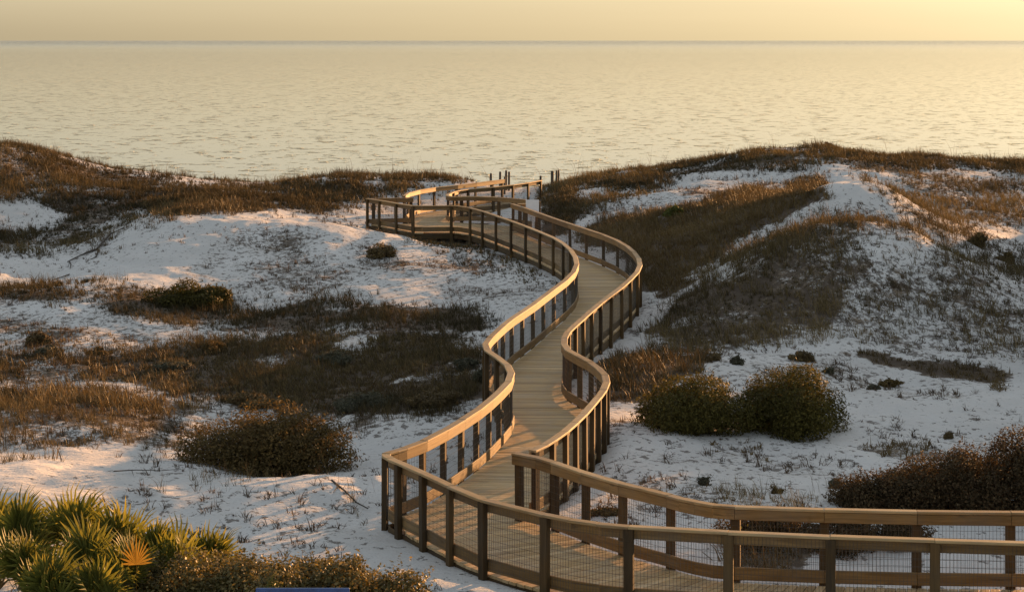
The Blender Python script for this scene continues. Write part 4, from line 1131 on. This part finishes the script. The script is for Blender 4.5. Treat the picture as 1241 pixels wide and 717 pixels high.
for i, (px, py, Y_, w, h, lab) in enumerate(small):
    shrub('low_clump', lab, 'clump', px, py, Y_, w * 1.15, h * 0.72, [M_ROSEMARY, M_SCRUB, M_ROSEMARY, M_OLIVE][i % 4], int(350 + w * h * 1.6), 0.045, 0.4, 6, group='low clumps on the sand', seed=50 + i, tint=(0.45, 0.25))
hedge = [(176, 27.0, 120, 0, 'leathery olive shrub next to the palmettos in the foreground'), (240, 26.4, 130, 0, 'leathery olive shrub with bright tips, second from the palmettos'), (304, 26.0, 130, 0, 'leathery olive shrub behind the left end of the blue sign'),
         (366, 25.8, 130, 0, 'leathery olive shrub directly behind the blue sign'), (428, 25.6, 125, 0, 'leathery olive shrub just right of the blue sign'), (484, 25.4, 100, 0, 'leathery olive shrub at the end of the foreground row, before bare sand'),
         (272, 27.4, 120, 0, 'leathery olive shrub at the back of the row beside the palmettos'), (396, 27.0, 130, 0, 'leathery olive shrub at the back of the row nearest the sand'), (335, 24.9, 120, 0, 'leathery olive shrub at the front of the row by the blue sign')]
for i, (px, Y_, w, hrow, lab) in enumerate(hedge):
    top = [672, 666, 670, 672, 674, 688, 668, 676, 682][i]
    x, y, ztop = at(px, top, Y_)
    hm = ztop - ground(x, y)
    shrub('leathery_shrub', lab, 'shrub', px, 760, Y_, w * 1.15, hm * FOC / Y_, M_LEATHER, 8000, 0.04, 0.55, 22, group='leathery shrubs in the foreground', seed=80 + i, tint=(0.5, 0.35), depth=1.0)
shrub('yellow_green_shrub', 'yellow green shrub with upright needle sprigs before the leathery shrubs', 'shrub', 330, 770, 24.6, 70, 115, M_LIME, 3500, 0.05, 0.16, 8, seed=95)


# ------------------------------------------------------------------ saw palmettos
def frond_mesh(seed, droop):
    r = np.random.default_rng(seed)
    n = 15
    V, F, T = [], [], []
    # petiole: thin triangular stalk along +x then fan
    L = 0.55
    for p in ((0, -0.006, 0), (0, 0.006, 0), (0, 0, 0.01), (L, -0.004, 0.02), (L, 0.004, 0.02), (L, 0, 0.027)):
        V.append(p); T.append(0.75)
    F += [(0, 1, 4, 3), (1, 2, 5, 4), (2, 0, 3, 5)]
    for i in range(n):
        a = math.radians(-88 + 176 * i / (n - 1)) + r.normal(0, 0.03)
        ln = 0.52 * (0.72 + 0.28 * math.cos(a * 0.8)) * r.uniform(0.9, 1.08)
        d = np.array([math.cos(a), math.sin(a), 0.10])
        s = np.array([-math.sin(a), math.cos(a), 0])
        o = np.array([L, 0, 0.022])
        w = 0.023
        up = np.array([0, 0, 1.0])
        dz = -droop * r.uniform(0.5, 1.4)
        b = len(V)
        p1 = o + d * ln * 0.42; p2 = o + d * ln * 0.75 + up * dz * 0.25; p3 = o + d * ln + up * dz
        for p in (o, p1 - s * w + up * 0.006, p1 - up * 0.004, p1 + s * w + up * 0.006, p2 - s * w * 0.6, p2 + s * w * 0.6, p3):
            V.append(tuple(p))
        tt = r.uniform(0.25, 0.75)
        T += [tt + 0.1, tt, tt - 0.15, tt, tt, tt, tt + 0.4]
        F += [(b, b + 1, b + 2, b + 2), (b, b + 2, b + 3, b + 3), (b + 1, b + 4, b + 5, b + 2), (b + 2, b + 5, b + 3, b + 3), (b + 4, b + 6, b + 5, b + 5)]
    F = [tuple(dict.fromkeys(f)) for f in F]
    me = bpy.data.meshes.new('frond'); me.from_pydata(V, [], F); me.update()
    me.attributes.new('tint', 'FLOAT', 'POINT').data.foreach_set('value', np.clip(np.array(T, np.float32), 0, 1))
    return me


FR = [frond_mesh(300 + k, 0.02 + 0.035 * k) for k in range(4)]
for m in FR: m.materials.append(M_FROND)
FR_BROWN = frond_mesh(345, 0.16); FR_BROWN.materials.append(mat_leaf('dry_brown_frond', [(0.0, (0.09, 0.055, 0.025)), (1.0, (0.24, 0.155, 0.075))], 0.3, 0.7, 0.1))
FR_DEAD = frond_mesh(321, 0.02); FR_DEAD.materials.append(M_DEADFROND)
pal = [(-6.35, 27.7, 1.2, 'palmetto at the back of the patch by the left edge'), (-5.75, 28.4, 1.25, 'tall palmetto on the back crest of the foreground patch'), (-5.15, 28.2, 1.2, 'palmetto right of the tallest one on the back crest'), (-4.6, 27.8, 1.05, 'palmetto above the orange dead frond'),
       (-6.0, 26.4, 1.1, 'palmetto low in the left corner'), (-5.3, 26.8, 1.05, 'palmetto in the middle of the foreground patch'), (-4.75, 26.5, 0.95, 'palmetto with one orange dead frond'), (-4.0, 28.2, 0.95, 'palmetto at the right shoulder of the patch'),
       (-4.25, 27.2, 0.9, 'palmetto between the dead frond and the leathery shrubs'), (-3.72, 28.0, 0.8, 'smallest palmetto at the right end of the patch'), (-6.5, 25.2, 1.0, 'palmetto at the bottom left corner'), (-5.5, 25.4, 1.0, 'palmetto at the bottom edge near the corner'), (-6.9, 28.9, 1.15, 'palmetto partly cut by the left frame edge'), (-4.95, 25.4, 0.9, 'palmetto at the bottom edge before the dead frond'), (-6.0, 29.2, 1.0, 'palmetto behind the others facing the sand')]
for i, (x, y, sc, lab) in enumerate(pal):
    zg = ground(x, y)
    t = empty('saw_palmetto', (x, y, zg), 'green saw ' + lab, 'palmetto', 'saw palmettos in the foreground')
    link('trunk', twig_mesh([([(0, 0, -0.05), (0.03, 0.02, 0.12), (0.02, 0.0, 0.24)], 0.05, 0.035)]), t, M_TWIG)
    nf = 19
    for k in range(nf):
        f = link('frond', FR[(i + k) % 4], t)
        az = 2 * math.pi * (k * 0.382) + random.uniform(-0.3, 0.3)
        pitch = math.radians(random.uniform(50, 92))
        f.location = (0.02 * math.cos(az), 0.02 * math.sin(az), 0.2)
        s_ = sc * random.uniform(0.62, 1.15)
        s_ *= 0.80
        f.scale = (s_, s_, s_)
        f.rotation_euler = (Matrix.Rotation(az, 3, 'Z') @ Matrix.Rotation(-pitch, 3, 'Y') @ Matrix.Rotation(random.uniform(-1.3, 1.3), 3, 'X')).to_euler()
    for k in range(3):
        f = link('frond', FR_BROWN, t)
        f['label'] = 'dry brown drooping frond'
        f.location = (0, 0, 0.18); q_ = sc * random.uniform(0.6, 0.85); f.scale = (q_, q_, q_)
        f.rotation_euler = (Matrix.Rotation(random.uniform(0, 6.28), 3, 'Z') @ Matrix.Rotation(-math.radians(random.uniform(8, 35)), 3, 'Y') @ Matrix.Rotation(random.uniform(-1, 1), 3, 'X')).to_euler()
    if 'one orange' in lab:
        f = link('frond', FR_DEAD, t)
        f['label'] = 'dead orange frond'
        f.location = (0.18, -0.38, 0.36); f.scale = (0.8, 0.45, 0.8)
        f.rotation_euler = (Matrix.Rotation(math.radians(-80), 3, 'Z') @ Matrix.Rotation(math.radians(-70), 3, 'Y')).to_euler()


# ------------------------------------------------------------------ signs, pilings, driftwood
def box_mesh(name, x0, x1, y0, y1, z0, z1, ch=0.006):
    import bmesh
    bm = bmesh.new()
    bmesh.ops.create_cube(bm, size=1)
    for v in bm.verts:
        v.co = Vector((x0 if v.co.x < 0 else x1, y0 if v.co.y < 0 else y1, z0 if v.co.z < 0 else z1))
    bmesh.ops.bevel(bm, geom=bm.edges[:], offset=ch, segments=1, affect='EDGES')
    me = bpy.data.meshes.new(name); bm.to_mesh(me); bm.free()
    return me


x, y, ztop = at(645.2, 242, 84.9)
zg = ground(x, y)
t = empty('white_sign', (x, y, zg), 'blank white sign on a white post beside the far boardwalk', 'sign')
hh = ztop - zg
link('panel', box_mesh('panel', -0.26, 0.26, -0.02, 0.0, hh - 0.68, hh), t, M_WHITE)
link('post', box_mesh('post', -0.02, 0.085, 0.002, 0.07, -0.3, hh - 0.05), t, M_WHITE)

x, y, ztop = at(367, 711.5, 23.6)
zg = ground(x, y)
t = empty('blue_sign', (x, y, zg), 'blue sign panel before the foreground shrubs, only its top edge in view', 'sign')
hh = ztop - zg
link('panel', box_mesh('panel', -0.515, 0.515, -0.03, 0.0, hh - 0.62, hh), t, M_BLUE)
for sx in (-0.38, 0.38):
    link('post', box_mesh('post', sx - 0.045, sx + 0.045, 0.002, 0.09, -0.3, hh - 0.04), t, M_PILE)

pil_me = []
for px, ptop, pbot, Y_, w, lab in [(594.8, 210, 226, 104, 0.11, 'short beach post at the left end of the row behind the railing'), (606, 208, 226, 104, 0.12, 'beach post second from the left behind the sunlit railing end'), (613.2, 206.5, 226, 105, 0.12, 'tallest beach post of the row behind the railing'),
                              (611.6, 214, 230, 103, 0.10, 'low post standing close before the tallest beach post'), (616.8, 208, 227, 105, 0.11, 'slim beach post right of the tallest one'), (655, 213, 238, 101.2, 0.11, 'post at the end of the right railing by the beach'),
                              (669.2, 207, 226, 106, 0.16, 'thick post in the grass at the far right of the path'), (674.3, 206.5, 224, 107, 0.10, 'slim post beside a thick one in the grass'), (676.8, 206, 222, 107.4, 0.10, 'slim post at the right end of the row in the grass')]:
    x, y, zt = at(px, ptop, Y_)
    zg = ground(x, y)
    t = empty('wooden_post', (x, y, zg), lab, 'post', 'wooden posts by the beach access')
    hgt = zt - zg
    k = 10
    V_ = []
    prof = [(-0.6, 1.0), (hgt * 0.5, 0.98), (hgt - 0.04, 0.96), (hgt, 0.80)]
    for z_, q in prof:
        for i in range(k):
            a = 2 * math.pi * i / k
            V_.append((w / 2 * q * math.cos(a) + 0.01 * z_, w / 2 * q * math.sin(a), z_))
    F_ = [(j * k + i, j * k + (i + 1) % k, (j + 1) * k + (i + 1) % k, (j + 1) * k + i) for j in range(3) for i in range(k)] + [tuple(range(3 * k, 4 * k))]
    me = bpy.data.meshes.new('shaft'); me.from_pydata(V_, [], F_); me.update()
    me.attributes.new('grain', 'FLOAT_VECTOR', 'POINT').data.foreach_set('vector', np.array([(v[2], v[0] + px, v[1]) for v in V_], np.float32).ravel())
    me.attributes.new('tone', 'FLOAT', 'POINT').data.foreach_set('value', np.full(len(V_), 0.4, np.float32))
    link('shaft', me, t, M_PILE)


def on_ground(pts, lift=0.02):
    out = []
    for px, py, Y_ in pts:
        x, y, _ = at(px, py, Y_)
        out.append((x, y, ground(x, y) + lift))
    return out


def branch(label, strands):
    base = on_ground([strands[0][0][0]])[0]
    t = empty('driftwood_branch', base, label, 'branch', 'dead branches on the sand')
    for i, (s, r0, r1, l) in enumerate(strands):
        me = twig_mesh([([tuple(Vector(p) - Vector(base)) for p in on_ground(s, l)], r0, r1)])
        link('limb' if i == 0 else 'twig', me, t, M_BRANCH)


branch('dark forked dead branch lying on the bare sand of the pale dune', [
    ([(118, 296, 80), (104, 297, 79.5), (92, 300, 78.8), (82, 303, 78)], 0.045, 0.02, 0.05), ([(84, 302, 78.2), (86, 309, 76.6), (85, 315, 75.2)], 0.03, 0.012, 0.04),
    ([(118, 296, 80), (124, 291, 81), (134, 284, 82.4), (150, 278, 83)], 0.05, 0.03, 0.06), ([(120, 297, 79.5), (116, 305, 78), (104, 312, 76.4)], 0.035, 0.012, 0.04), ([(84, 321, 73.6), (75, 325, 72.8), (64, 328, 72)], 0.025, 0.01, 0.03)])
branch('thin pale twig lying across the sand above the palmettos', [([(138, 577, 38.5), (165, 568, 39), (195, 565, 39.3), (220, 562, 39.6)], 0.012, 0.004, 0.05), ([(160, 570, 38.9), (162, 576, 38.4)], 0.007, 0.003, 0.04)])
branch('low dark root along the sand crest near the railing corner', [([(402, 592, 37.8), (418, 610, 37.0), (432, 624, 36.4), (446, 634, 36.0)], 0.02, 0.01, 0.04), ([(410, 600, 37.4), (404, 612, 36.8)], 0.01, 0.004, 0.03)])
